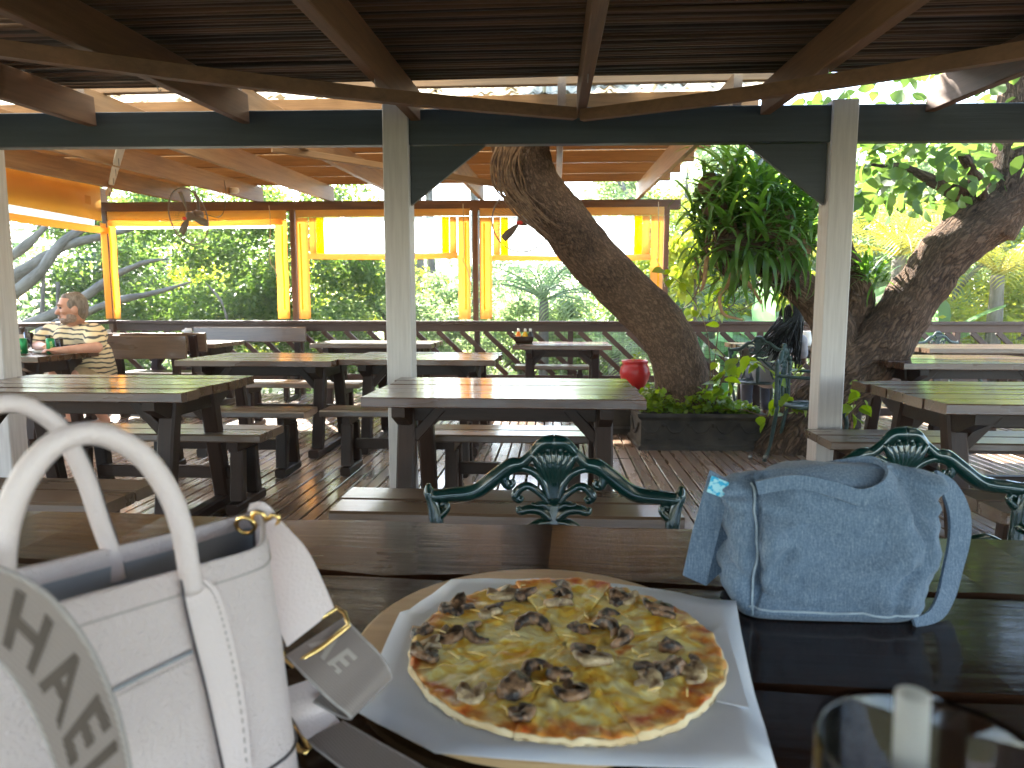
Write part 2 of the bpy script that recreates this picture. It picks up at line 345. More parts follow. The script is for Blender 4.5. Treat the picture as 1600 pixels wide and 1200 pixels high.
# knitted stripes: cream with dark bands
def stripemat():
    m, N, L, P = newmat('striped_knit'); tc = N.new('ShaderNodeTexCoord'); sp = N.new('ShaderNodeSeparateXYZ'); L.new(tc.outputs['Object'], sp.inputs[0])
    nz = N.new('ShaderNodeTexNoise'); nz.inputs['Scale'].default_value = 5; L.new(tc.outputs['Object'], nz.inputs[0])
    a = N.new('ShaderNodeMath'); a.operation = 'MULTIPLY_ADD'; a.inputs[1].default_value = .09; L.new(nz.outputs[0], a.inputs[0]); L.new(sp.outputs[2], a.inputs[2])
    b = N.new('ShaderNodeMath'); b.operation = 'MULTIPLY'; b.inputs[1].default_value = 23; L.new(a.outputs[0], b.inputs[0])
    f = N.new('ShaderNodeMath'); f.operation = 'FRACT'; L.new(b.outputs[0], f.inputs[0])
    rp = ramp(N, [(.0, (.74, .58, .34)), (.48, (.74, .58, .34)), (.54, (.06, .055, .05)), (.80, (.08, .07, .06)), (.86, (.74, .58, .34))]); L.new(f.outputs[0], rp.inputs[0])
    L.new(rp.outputs[0], P.inputs['Base Color']); P.inputs['Roughness'].default_value = .9; return m
M['stripe'] = stripemat()
def denimmat():
    m, N, L, P = newmat('faded_denim'); tc = N.new('ShaderNodeTexCoord')
    nz = N.new('ShaderNodeTexNoise'); nz.inputs['Scale'].default_value = 420; nz.inputs['Detail'].default_value = 3; L.new(tc.outputs['Object'], nz.inputs[0])
    mp = N.new('ShaderNodeMapping'); mp.inputs['Rotation'].default_value = (0, R(35), 0); mp.inputs['Scale'].default_value = (900, 300, 60); L.new(tc.outputs['Object'], mp.inputs[0])
    n2 = N.new('ShaderNodeTexNoise'); n2.inputs['Scale'].default_value = 1; n2.inputs['Detail'].default_value = 2; L.new(mp.outputs[0], n2.inputs[0])
    a = N.new('ShaderNodeMath'); a.operation = 'MULTIPLY_ADD'; a.inputs[1].default_value = .5; L.new(n2.outputs[0], a.inputs[0])
    h = N.new('ShaderNodeMath'); h.operation = 'MULTIPLY'; h.inputs[1].default_value = .5; L.new(nz.outputs[0], h.inputs[0]); L.new(h.outputs[0], a.inputs[2])
    rp = ramp(N, [(.34, (.065, .105, .17)), (.5, (.115, .168, .245)), (.68, (.205, .265, .335))]); L.new(a.outputs[0], rp.inputs[0]); L.new(rp.outputs[0], P.inputs['Base Color'])
    P.inputs['Roughness'].default_value = .95; P.inputs['Sheen Weight'].default_value = .15
    bp = N.new('ShaderNodeBump'); bp.inputs['Strength'].default_value = .35; bp.inputs['Distance'].default_value = .001; L.new(n2.outputs[0], bp.inputs['Height']); L.new(bp.outputs[0], P.inputs['Normal']); return m
M['denim'] = denimmat()
M['denim_seam'] = plain('bleached_seam', (.40, .47, .53), (.28, .35, .42), rough=.95, scale=60)
M['patch'] = plain('bright_blue_print', (.02, .35, .60), (.35, .65, .75), rough=.8, scale=160, lo=.5, hi=.56)
def webmat():
    m, N, L, P = newmat('taupe_webbing'); tc = N.new('ShaderNodeTexCoord'); wv = N.new('ShaderNodeTexWave'); wv.inputs['Scale'].default_value = 180; wv.bands_direction = 'DIAGONAL'
    L.new(tc.outputs['Object'], wv.inputs[0]); rp = ramp(N, [(0, (.17, .13, .115)), (1, (.32, .262, .238))]); L.new(wv.outputs[1], rp.inputs[0]); L.new(rp.outputs[0], P.inputs['Base Color'])
    P.inputs['Roughness'].default_value = .75; P.inputs['Sheen Weight'].default_value = .2
    bp = N.new('ShaderNodeBump'); bp.inputs['Strength'].default_value = .3; bp.inputs['Distance'].default_value = .001; L.new(wv.outputs[1], bp.inputs['Height']); L.new(bp.outputs[0], P.inputs['Normal']); return m
M['web'] = webmat()
M['web_letter'] = plain('brown_woven_letter', (.095, .07, .056), (.075, .055, .044), rough=.8, scale=60)
M['web_edge'] = plain('pale_webbing_edge', (.40, .355, .335), (.32, .28, .265), rough=.8, scale=60)
def pizzamat():
    m, N, L, P = newmat('melted_cheese'); tc = N.new('ShaderNodeTexCoord')
    sep = N.new('ShaderNodeVectorMath'); sep.operation = 'LENGTH'
    xy = N.new('ShaderNodeVectorMath'); xy.operation = 'MULTIPLY'; xy.inputs[1].default_value = (1, 1, 0); L.new(tc.outputs['Object'], xy.inputs[0]); L.new(xy.outputs[0], sep.inputs[0])
    n1 = N.new('ShaderNodeTexNoise'); n1.inputs['Scale'].default_value = 30; n1.inputs['Detail'].default_value = 8; n1.inputs['Roughness'].default_value = .66; n1.inputs['Distortion'].default_value = .8; L.new(tc.outputs['Object'], n1.inputs[0])
    n2 = N.new('ShaderNodeTexNoise'); n2.inputs['Scale'].default_value = 60; n2.inputs['Detail'].default_value = 4; L.new(tc.outputs['Object'], n2.inputs[0])
    n3 = N.new('ShaderNodeTexNoise'); n3.inputs['Scale'].default_value = 24; n3.inputs['Detail'].default_value = 6; L.new(tc.outputs['Object'], n3.inputs[0])
    cheese = ramp(N, [(.34, (.88, .40, .02)), (.44, (.95, .62, .08)), (.52, (.97, .78, .26)), (.60, (.97, .86, .46)), (.70, (.92, .70, .18))]); L.new(n1.outputs[0], cheese.inputs[0])
    sauce = ramp(N, [(.32, (.58, .09, .015)), (.5, (.78, .32, .06)), (.66, (.88, .60, .22))]); L.new(n2.outputs[0], sauce.inputs[0])
    a = N.new('ShaderNodeMath'); a.operation = 'MULTIPLY_ADD'; a.inputs[1].default_value = .09; L.new(n3.outputs[0], a.inputs[0]); L.new(sep.outputs['Value'], a.inputs[2])
    f1 = N.new('ShaderNodeMapRange'); f1.inputs['From Min'].default_value = .180; f1.inputs['From Max'].default_value = .196; L.new(a.outputs[0], f1.inputs[0])
    # sauce also shows in small gaps
    g = N.new('ShaderNodeMapRange'); g.inputs['From Min'].default_value = .66; g.inputs['From Max'].default_value = .72; L.new(n3.outputs[0], g.inputs[0])
    mxx = N.new('ShaderNodeMath'); mxx.operation = 'MAXIMUM'; L.new(f1.outputs[0], mxx.inputs[0]); L.new(g.outputs[0], mxx.inputs[1])
    m1 = N.new('ShaderNodeMixRGB'); L.new(mxx.outputs[0], m1.inputs[0]); L.new(cheese.outputs[0], m1.inputs[1]); L.new(sauce.outputs[0], m1.inputs[2])
    L.new(m1.outputs[0], P.inputs['Base Color']); P.inputs['Roughness'].default_value = .34; P.inputs['Subsurface Weight'].default_value = 0
    bp = N.new('ShaderNodeBump'); bp.inputs['Strength'].default_value = .7; bp.inputs['Distance'].default_value = .004; L.new(n1.outputs[0], bp.inputs['Height'])
    b2 = N.new('ShaderNodeBump'); b2.inputs['Strength'].default_value = .4; b2.inputs['Distance'].default_value = .002; L.new(n2.outputs[0], b2.inputs['Height']); L.new(bp.outputs[0], b2.inputs['Normal']); L.new(b2.outputs[0], P.inputs['Normal'])
    return m
M['pizza'] = pizzamat()
M['leaf_mid'] = leafmat('mid_green_leaf', (.045, .095, .022), (.13, .20, .05), tr=.5)
M['leaf_dark'] = leafmat('dark_green_leaf', (.025, .06, .025), (.08, .14, .05), tr=.42)
M['leaf_bright'] = leafmat('yellow_green_leaf', (.15, .22, .03), (.34, .36, .07), tr=.6)
M['leaf_soft'] = leafmat('soft_green_leaf', (.11, .18, .08), (.26, .33, .15), tr=.55)
M['leaf_strap'] = leafmat('strap_leaf', (.025, .075, .012), (.11, .21, .04), tr=.45, rough=.3)
M['leaf_vine'] = leafmat('lime_vine_leaf', (.09, .17, .015), (.20, .27, .03), tr=.55, rough=.35)
M['leaf_banana'] = leafmat('banana_leaf', (.10, .22, .10), (.20, .34, .16), tr=.55, rough=.35)
M['leaf_palm'] = leafmat('palm_leaf', (.10, .17, .07), (.24, .31, .14), tr=.5, rough=.35)
M['leaf_palm_gold'] = leafmat('golden_palm_leaf', (.24, .26, .04), (.42, .38, .08), tr=.5, rough=.4)
M['leaf_dead'] = leafmat('dry_brown_leaf', (.16, .09, .04), (.30, .18, .08), tr=.3)
M['bark_a'] = barkmat('rough_brown_bark', (.045, .027, .018), (.235, .145, .092), scale=30, bump=.9, stretch=(1, .42, 1), fiss=.35)
M['bark_b'] = barkmat('ridged_bark', (.034, .020, .014), (.205, .128, .082), scale=24, bump=1., stretch=(1, .33, 1), fiss=.42)
M['bark_grey'] = barkmat('smooth_grey_bark', (.085, .075, .06), (.27, .25, .215), scale=8, bump=.3, stretch=(1, .25, 1), fiss=.15)
M['root'] = plain('hanging_root', (.22, .13, .07), (.11, .06, .035), rough=.9, scale=30, bump=.4, bscale=80)

# ------------------------------------------------------------------ ground below the deck
def terrain():
    V, F = [], []; xs = [-120, -80, -50] + list(np.linspace(-30, 30, 31)) + [50, 80, 120]; ys = [-60, -30, -14] + list(np.linspace(-6, 54, 31)) + [80, 120, 160]
    for y in ys:
        for x in xs: V.append((x, y, -2.3 + .25 * noise.noise(Vector((x * .2, y * .2, 0))) + max(0, y - 14) * .03 if abs(x) < 60 and -10 < y < 60 else -2.3 + max(0, min(y, 60) - 14) * .03))
    n = len(xs)
    for j in range(len(ys) - 1):
        for i in range(n - 1): F.append((j * n + i, j * n + i + 1, j * n + n + i + 1, j * n + n + i))
    tag(ob('ground', me('ground', V, F, M['ground'], True)), 'leafy brown and green ground below the raised deck', kind='structure')
terrain()

# ------------------------------------------------------------------ deck: every board its own piece
DX0, DX1, DY0, DY1 = -6.0, 7.6, -4.0, 8.86
joists = MB()
for y in np.arange(DY0 + .3, DY1, .6): joists.add(bar_vf((DX0, y, -.12), (DX1, y, -.12), .05, .14))
joists.add(bar_vf((DX0, DY1 + .02, -.12), (DX1, DY1 + .02, -.12), .04, .2))
deck = joists.build('deck', M['leg'], smooth=False); tag(deck, 'weathered brown timber deck floor of narrow boards', kind='structure')
rnd = random.Random(4)
pitch = .0855; nb = int((DX1 - DX0) / pitch)
for i in range(nb):
    plank('board', DY1 - DY0, .074 , .028, M['deck'], deck, loc=(DX0 + (i + .5) * pitch + rnd.uniform(-.002, .002), (DY0 + DY1) / 2, -.014 + rnd.uniform(-.0015, .0015)), rot=(0, 0, R(90)), ch=.003)

# ------------------------------------------------------------------ railings
YF, XL = 8.75, -5.85
def railing(name, x0, x1, posts, label):
    r = empty(name, (x0, YF, 0), 0, label, 'railing'); L = x1 - x0
    bar('handrail', (0, 0, .955), (L, 0, .955), .13, .04, M['rail'], r, n=14, jit=.004)
    bar('top_rail', (0, .03, .885), (L, .03, .885), .035, .095, M['rail'], r)
    bar('bottom_rail', (0, .03, .235), (L, .03, .235), .035, .085, M['rail'], r)
    for p in posts: bar('post', (p - x0, .085, -.05), (p - x0, .085, .93), .07, .07, M['rail'], r, up=(1, 0, 0))
    k = 0; x = -.55
    while x < L - .05:
        a, b = x, x + .60; za, zb = .842, .275
        if a < .02: t = (.02 - a) / .60; a, za = .02, .842 + (zb - .842) * t
        if b > L - .02: t = (L - .02 - x) / .60; b, zb = L - .02, .842 + (.275 - .842) * t
        if b - a > .12: bar('slat', (a, .03, za), (b, .03, zb), .062, .03, M['rail'], r, up=(0, -1, 0))
        x += .305
    w = MB()
    for z in np.arange(.30, .84, .05): w.add(bar_vf((0, .058, z), (L, .058, z), .0028, .0028, ch=.0004))
    for xx in np.arange(.025, L, .05): w.add(bar_vf((xx, .058, .28), (xx, .058, .845), .0028, .0028, up=(0, 1, 0), ch=.0004))
    tag(w.build('wire_mesh', M['wire'], r, smooth=False), kind='stuff')
    return r
railing('deck_railing', XL, 1.42, [-4.6, -3.36, -2.2, -1.01, .2, 1.37], 'brown timber railing with diagonal slats and wire mesh below the roll-up blinds')
railing('deck_railing', 1.43, 7.5, [2.6, 3.8, 5.0, 6.2, 7.4], 'brown timber railing with diagonal slats running behind both leaning trunks to the right edge')
sr = empty('side_railing', (XL, 4.2, 0), 0, 'cream boarded side railing with dark handrail behind the seated man', 'railing')
bar('handrail', (0, 0, .955), (0, 4.48, .955), .13, .04, M['rail'], sr, n=6, jit=.003)
for i in range(5): plank('board', 4.40, .15, .02, M['white_board'], sr, loc=(.0, 2.24, .16 + i * .155), rot=(R(90), 0, R(90)), ch=.003)
for y in (.05, 1.5, 3.0): bar('post', (-.06, y, -.05), (-.06, y, .93), .07, .07, M['rail'], sr, up=(1, 0, 0))

# ------------------------------------------------------------------ the pavilion: posts, beam, rafters, ceiling poles, sheets
pav = empty('dining_pavilion', (0, 4.1, 0), 0, 'open timber pavilion with slate grey beam, white posts, rafters and pole ceiling', 'pavilion')
def P_(x, y, z): return (x, y - 4.1, z)
def rz_near(y): return 2.235 + .06 * (y - 3.97)
def rz_far(y): return 2.30 + .045 * (y - 4.1)
BT = .0075                                       # the beam sags towards the right
for i, (px_, wid) in enumerate(((-3.575, .15), (-.95, .155), (1.635, .145))):
    p = bar('post', P_(px_, 4.18, -.02), P_(px_, 4.18, 2.33 - BT * px_), .15, wid, M['post'], pav, up=(1, 0, 0), ch=.006)
    for bz in (2.15, 2.24):                      # bolt heads through the beam
        ob('bolt', me('bolt', *lathe([(.014, -.006), (.014, .002), (.008, .007)], 8), M['steel'], True), p, mat4=p.matrix_local.inverted() @ Matrix.Translation((px_ + .03, 4.18 - .0775 - 4.1, bz)) @ Matrix.Rotation(R(90), 4, 'X'))
    for gx in (.15,):                            # a long drying crack in the paint
        cv, cf = [], []; rr_ = random.Random(i); n = 16; zz0, zz1 = (.55, 1.65) if i == 1 else (.3, 2.1)
        for k in range(n + 1):
            z = zz0 + (zz1 - zz0) * k / n; xo = .004 * math.sin(z * 3) + rr_.uniform(-.001, .001) + (.012 if i == 1 else -.005); w_ = .0016 * math.sin(math.pi * k / n) + .0003
            cv += [(px_ + xo - w_, 4.18 - .0765 - 4.1, z), (px_ + xo + w_, 4.18 - .0765 - 4.1, z)]
        for k in range(n): cf.append((2 * k, 2 * k + 1, 2 * k + 3, 2 * k + 2))
        ob('crack', me('crack', cv, cf, M['dark']), p, mat4=p.matrix_local.inverted())
bb = bar('beam', P_(-6.2, 4.16, 2.205 + BT * 6.2), P_(6.0, 4.16, 2.205 - BT * 6.0), .07, .205, M['beam'], pav, ch=.005)
for (xa, xb) in ((-.87, -.42), (1.555, 1.10)):    # triangular knee plates
    zt = 2.10 - BT * xa - .003; V = []
    for y in (4.145, 4.175): V += [P_(xa, y, zt), P_(xb, y, zt), P_(xa, y, zt - .345)]
    f = [(0, 1, 2), (5, 4, 3), (0, 3, 4, 1), (1, 4, 5, 2), (2, 5, 3, 0)]
    ob('knee_plate', me('knee_plate', V, f, M['beam']), pav)
# near rafters
for k, x in enumerate((-5.75, -4.75, -3.78, -2.82, -1.86, -.83, .14, 1.19, 2.10, 3.1, 4.1)):
    skew = -.05 * (x - .1) * 0
    y0, y1 = -3.7, 4.115  # back ends out of view, lengthened with the roof that cuts sky light
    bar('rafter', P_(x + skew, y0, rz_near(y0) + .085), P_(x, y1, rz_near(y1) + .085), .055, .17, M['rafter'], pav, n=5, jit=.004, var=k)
    hk = tube(cr([(x, 3.2 - 4.1, rz_near(3.2) + .005), (x, 3.2 - 4.1, rz_near(3.2) - .018), (x, 3.218 - 4.1, rz_near(3.2) - .032), (x, 3.232 - 4.1, rz_near(3.2) - .018)], 8), .002, 5)
    ob('hook', me('hook', *hk, M['steel'], True), pav)
# thin diagonal straps under the near rafters
for (a, b) in (((-2.45, 2.30), (.10, 3.86)), ((2.35, 2.42), (.14, 3.90))):
    n = 9; pts = [Vector(P_(a[0] + (b[0] - a[0]) * t, a[1] + (b[1] - a[1]) * t, rz_near(a[1] + (b[1] - a[1]) * t) - .032 - .025 * math.sin(math.pi * t))) for t in np.linspace(0, 1, n)]
    tn = (pts[-1] - pts[0]).normalized(); sd = tn.cross(Vector((0, 0, 1))).normalized() * .02; up = Vector((0, 0, .03)); V, F = [], []
    for p in pts: V += [p - sd - up, p + sd - up, p + sd + up, p - sd + up]
    for i in range(n - 1):
        for q in range(4): F.append((i * 4 + q, i * 4 + (q + 1) % 4, i * 4 + 4 + (q + 1) % 4, i * 4 + 4 + q))
    F += [(3, 2, 1, 0), tuple((n - 1) * 4 + q for q in range(4))]
    ob('diagonal_strap', me('diagonal_strap', V, F, M['rafter']), pav)
# ceiling poles laid close together over the near rafters
rnd = random.Random(11); y = 1.35; k = 0
while y < 3.97:
    r0 = rnd.uniform(.011, .024); pts = []; ph = rnd.uniform(0, 9)
    for i in range(15):
        x = -6.3 + i * .80
        pts.append(P_(x, y + .022 * noise.noise(Vector((x * .8, ph, k))) + .008 * noise.noise(Vector((x * 2.3, k, ph))), rz_near(y) + .178 + r0 + .010 * noise.noise(Vector((x, k * 3.1, ph)))))
    ob('ceiling_pole', me('ceiling_pole', *tube(pts, [r0 * rnd.uniform(.8, 1.1) for _ in range(5)], 5, rough=.08, seed=k), M['stick'], True), pav)
    y += 1.85 * r0 + rnd.choice((-.003, -.002, 0, .002, .004, .008, .013, .024)); k += 1
def corr(x0, x1, y0, y1, zf, amp=.012, wl=.076, ny=2):
    n = int((x1 - x0) / wl * 6); V, F = [], []
    for j in range(ny + 1):
        y = y0 + (y1 - y0) * j / ny
        for i in range(n + 1):
            x = x0 + (x1 - x0) * i / n; V.append(P_(x, y, zf(y) + amp * math.sin(2 * math.pi * (x - x0) / wl)))
    for j in range(ny):
        for i in range(n): F.append((j * (n + 1) + i, j * (n + 1) + i + 1, (j + 1) * (n + 1) + i + 1, (j + 1) * (n + 1) + i))
    return V, F
x = -6.72
for k in range(16):
    w = .76; ys = (-3.8, 4.05)  # roof carried on out of view, added behind and sideways to cut sky light
    ob('roof_sheet', me('roof_sheet', *corr(x, x + w + .03, ys[0], ys[1], lambda y: rz_near(y) + .245 + .004 * (k % 2)), M['sheet'] if k in (5, 11) else M['tin'], True), pav)
    x += w
# far rafters, purlins and pale sheets
for k, x in enumerate((-6.02, -4.86, -3.88, -2.93, -1.94, -.95, .03, 1.05)):
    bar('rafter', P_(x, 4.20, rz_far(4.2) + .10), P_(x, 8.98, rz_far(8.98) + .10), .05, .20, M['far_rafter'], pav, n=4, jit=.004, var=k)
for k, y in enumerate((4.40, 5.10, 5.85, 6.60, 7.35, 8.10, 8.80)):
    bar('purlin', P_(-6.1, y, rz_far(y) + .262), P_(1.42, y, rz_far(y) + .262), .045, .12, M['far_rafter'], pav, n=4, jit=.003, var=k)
x = -6.3
for k in range(10):
    ob('roof_sheet', me('roof_sheet', *corr(x, x + .80, 4.12, 5.62, lambda y: rz_far(y) + .346 + .006 * (k % 2), amp=.01), M['sheet'], True), pav)
    ob('roof_sheet', me('roof_sheet', *corr(x, x + .80, 5.55, 9.05, lambda y: rz_far(y) + .336 + .006 * (k % 2), amp=.01), M['dim_sheet'], True), pav); x += .775
bar('eave_beam', P_(-6.0, 8.80, 2.445 + .01), P_(1.55, 8.80, 2.445 - .02), .06, .125, M['rafter'], pav, n=8, jit=.004)
bar('side_beam', P_(XL - .10, 4.3, 2.32), P_(XL - .10, 8.72, 2.45), .06, .12, M['far_rafter'], pav)
for x in (XL, -3.36, -1.01, 1.37): bar('eave_post', P_(x, 8.70, 0.978 if x > XL else -.02), P_(x, 8.70, 2.382), .07, .065, M['rafter'], pav, up=(1, 0, 0))
hb = bar('hip_batten', aty(190, 226, 5.0) - Vector((0, 4.1, 0)), aty(169, 305, 8.5) - Vector((0, 4.1, 0)), .055, .03, M['post'], pav)
for t in np.linspace(-1.5, 1.5, 5):
    hk = tube(cr([(t, 0, -.013), (t + .015, 0, -.03), (t, 0, -.045), (t - .015, 0, -.06), (t, 0, -.075)], 10), .004, 5); ob('hook', me('hook', *hk, M['steel'], True), hb)
bar('tie_batten', aty(425, 232, 5.2) - Vector((0, 4.1, 0)), aty(790, 290, 6.4) - Vector((0, 4.1, 0)), .05, .05, M['far_rafter'], pav)
sb = MB().add(lathe([(.035, 0), (.035, .07), (.03, .09), (.012, .10)], 10)); sb.build('bulkhead_lamp', M['white'], pav, loc=P_(-3.88 + .03, 8.05, rz_far(8) + .05), rot=(0, R(90), 0))

# ------------------------------------------------------------------ roll-up blinds
def sheet_vf(x0, x1, z0, z1, y=0., th=.004, nx=10, nz=3, wav=.006, seed=0):
    V, F = [], []
    for s in (0, 1):
        for j in range(nz + 1):
            for i in range(nx + 1):
                x = x0 + (x1 - x0) * i / nx; z = z0 + (z1 - z0) * j / nz
                V.append((x, y + s * th + wav * noise.noise(Vector((x * 2.2, z * 3 + seed, seed * 1.7))), z))
    W = nx + 1; o = W * (nz + 1)
    for j in range(nz):
        for i in range(nx):
            a = j * W + i; F.append((a, a + 1, a + W + 1, a + W)); F.append((o + a + W, o + a + W + 1, o + a + 1, o + a))
    for i in range(nx):
        F.append((i + 1, i, o + i, o + i + 1)); a = nz * W + i; F.append((a, a + 1, o + a + 1, o + a))
    for j in range(nz):
        a = j * W; F.append((a, a + W, o + a + W, o + a)); a = j * W + nx; F.append((a + W, a, o + a, o + a + W))
    return V, F
def blind(x0, x1, label, film=None, roll_z=2.23, seed=0, strips=True, top=2.375):
    b = empty('roll_up_blind', (x0, 8.64, .98), 0, label, 'blind', 'roll-up blinds along the far railing'); L = x1 - x0; Z = lambda z: z - .98
    def part(n, m, *a, **k): return ob(n, me(n, *sheet_vf(*a, **k), M[m], True), b)
    band_b = film[0] if film else roll_z + .03
    part('top_band', 'canvas' if not film else 'canvas2', .0, L, Z(band_b), Z(top), seed=seed)
    for s, (a, c) in enumerate(((.0, .155), (L - .155, L))):
        if not film and s == 0: a, c = .0, .10
        o = part('side_strip', 'canvas' if not film else 'canvas2', a, c, Z(1.0), Z(band_b - .004), y=.0, nx=3, nz=8, wav=.02, seed=seed + s * 5)
        xm = (a + c) / 2 + (.02 if s else -.02)
        ob('yellow_slit', me('yellow_slit', *sheet_vf(xm - .009, xm + .009, Z(1.12), Z(band_b - .08), y=-.016, nx=1, nz=8, wav=.02, seed=seed + s * 5), M['yellow'], True), o)
    if film:
        ft, fb = film
        part('edge_band', 'canvas2', .17, .26, Z(fb), Z(ft - .004), nx=2, seed=seed); part('edge_band', 'canvas2', L - .26, L - .17, Z(fb), Z(ft - .004), nx=2, seed=seed)
        part('yellow_strip', 'yellow', .263, .36, Z(fb), Z(ft - .004), nx=2, seed=seed); part('yellow_strip', 'yellow', L - .36, L - .263, Z(fb), Z(ft - .004), nx=2, seed=seed)
        part('clear_window', 'pvc', .363, L - .363, Z(fb), Z(ft - .004), nx=6, seed=seed)
        rz, rr_, xa, xb = fb - .03, .034, .16, L - .16
    else:
        part('clear_window', 'pvc', .11, L - .16, Z(roll_z - .075), Z(roll_z - .03), nx=4, y=.02, seed=seed); rz, rr_, xa, xb = roll_z, .036, .04, L - .06
    rl = tube([(x, -.01, Z(rz) - .018 * math.sin(math.pi * (x - xa) / (xb - xa))) for x in np.linspace(xa, xb, 9)], [rr_ * 1.1, rr_, rr_ * .95, rr_, rr_ * 1.1], 10)
    ob('roll', me('roll', *rl, M['canvas' if not film else 'canvas2'], True), b)
    for xr in ((xb - .14,) if not film else (L - .08,)):
        rp = cr([(xr, -.05, Z(top + .05)), (xr + .01, -.05, Z(rz)), (xr - .015, -.05, Z(1.75)), (xr + .05, -.045, Z(1.62)), (xr + .10, -.04, Z(1.40))], 16)
        ob('rope', me('rope', *tube(rp, .005, 5), M['rope'], True), b)
    return b
blind(XL + .06, -3.42, 'orange canvas blind rolled high behind the wall fan, nearest the corner', seed=1)
blind(-3.30, -1.07, 'tan blind with white film window and yellow edge strips, left of the two windowed blinds', film=(2.285, 1.83), seed=4)
blind(-.95, 1.33, 'tan blind with film window partly hidden behind the leaning tree trunk', film=(2.275, 1.80), seed=9)
sbz = empty('side_blind', (XL + .02, 4.5, .98), 0, 'wide orange canvas blind rolled up along the left side above the seated man', 'blind')
def side(n, m, y0, y1, za0, zb0, za1, zb1, dx=0.):
    V, F = [], []; nn = 8
    for s in (0, .005):
        for i in range(nn + 1):
            t = i / nn; yy = y0 + (y1 - y0) * t; wv_ = .015 * math.sin(i * 2.1)
            V += [(dx + s + wv_, yy, za0 + (za1 - za0) * t), (dx + s + wv_ * .5, yy, zb0 + (zb1 - zb0) * t)]
    o = 2 * (nn + 1)
    for i in range(nn):
        a = 2 * i; F += [(a, a + 1, a + 3, a + 2), (o + a + 2, o + a + 3, o + a + 1, o + a), (a, a + 2, o + a + 2, o + a), (a + 1, o + a + 1, o + a + 3, a + 3)]
    F += [(0, o, o + 1, 1), (2 * nn, 2 * nn + 1, o + 2 * nn + 1, o + 2 * nn)]
    return ob(n, me(n, V, F, M[m], True), sbz)
side('canvas', 'canvas', 0, 4.1, 1.25, 1.64, 1.27, 1.74); side('clear_window', 'pvc', 0, 3.95, 1.17, 1.248, 1.16, 1.268)
ob('roll', me('roll', *tube([(0.02, yy, 1.155 - .03 * math.sin(math.pi * yy / 4.1)) for yy in np.linspace(0, 4.12, 9)], .045, 10), M['canvas'], True), sbz)
side('corner_strip', 'canvas', 4.0, 4.12, .02, 1.24, .02, 1.24, dx=.03)

# ------------------------------------------------------------------ picnic tables and benches
def table(loc, L, W, label, H=.75, rz=0., np_=5, group='dark timber picnic tables on the deck', m='table', seed=0):
    t = empty('picnic_table', loc, rz, label, 'table', group); rn = random.Random(seed); pw = W / np_
    for i in range(np_):
        plank('plank', L + rn.uniform(-.015, .015), pw - .008, .046, M[m], t, loc=(rn.uniform(-.006, .006), -W / 2 + pw * (i + .5), H - .023 + rn.uniform(-.002, .002)), ch=.004, n=6, jit=.0025, var=i % 3)
    for s in (-1, 1):
        x = s * (L / 2 - .17)
        V = []; h = .10; zt = H - .047; hw = W / 2 - .03
        for dx in (-.03, .03): V += [(x + dx, -hw, zt), (x + dx, hw, zt), (x + dx, hw, zt - .045), (x + dx, hw - .12, zt - h), (x + dx, -hw + .12, zt - h), (x + dx, -hw, zt - .045)]
        F = [(0, 1, 2, 3, 4, 5), (11, 10, 9, 8, 7, 6)] + [(k, k + 6, (k + 1) % 6 + 6, (k + 1) % 6) for k in range(6)]
        ob('cross_beam', me('cross_beam', V, F, M['leg']), t)
        for q in (-1, 1):
            lg = bar('leg', (x, q * .20 * W / .9, zt - .01), (x, q * .33 * W / .9, .066), .075, .085, M['leg'], t, up=(1, 0, 0), ch=.01, n=3, jit=.004, var=(q + 1) // 2)
            c0 = Vector((x - s * .035, q * .23 * W / .9, zt - .17)); c1 = Vector((x - s * .17, q * .23 * W / .9, zt - .02)); bar('corner_brace', c0, c1, .05, .05, M['leg'], t)
        bar('foot', (x, -W * .47, .034), (x, W * .47, .034), .08, .066, M['leg'], t, ch=.012, n=3, jit=.004)
    for q in (-1, 1): bar('apron', (-L / 2 + .21, q * .23 * W / .9, zt - .05), (L / 2 - .21, q * .23 * W / .9, zt - .05), .04, .075, M['leg'], t)
    return t
def bench(loc, L, label, H=.45, D=.33, rz=0., group='plain timber benches beside the picnic tables', seed=0, one=False):
    b = empty('bench', loc, rz, label, 'bench', group); rn = random.Random(seed); n = 1 if one else 2; pw = D / n
    for i in range(n):
        plank('plank', L + rn.uniform(-.01, .01), pw - .008, .045, M['bench'], b, loc=(0, -D / 2 + pw * (i + .5), H - .0225), ch=.008, n=6, jit=.003, var=i + 3)
    for s in (-1, 1):
        x = s * (L / 2 - .17)
        bar('cleat', (x, -D / 2 + .03, H - .075), (x, D / 2 - .03, H - .075), .05, .06, M['leg'], b)
        for q in (-1, 1): bar('leg', (x, q * .075, H - .105), (x, q * .105, .06), .06, .075, M['leg'], b, up=(1, 0, 0), ch=.008, n=2, jit=.003, var=(q + 1) // 2)
        bar('foot', (x, -D * .55, .03), (x, D * .55, .03), .07, .058, M['leg'], b, ch=.01)
    bar('stretcher', (-L / 2 + .21, 0, .20), (L / 2 - .21, 0, .20), .045, .07, M['leg'], b)
    return b
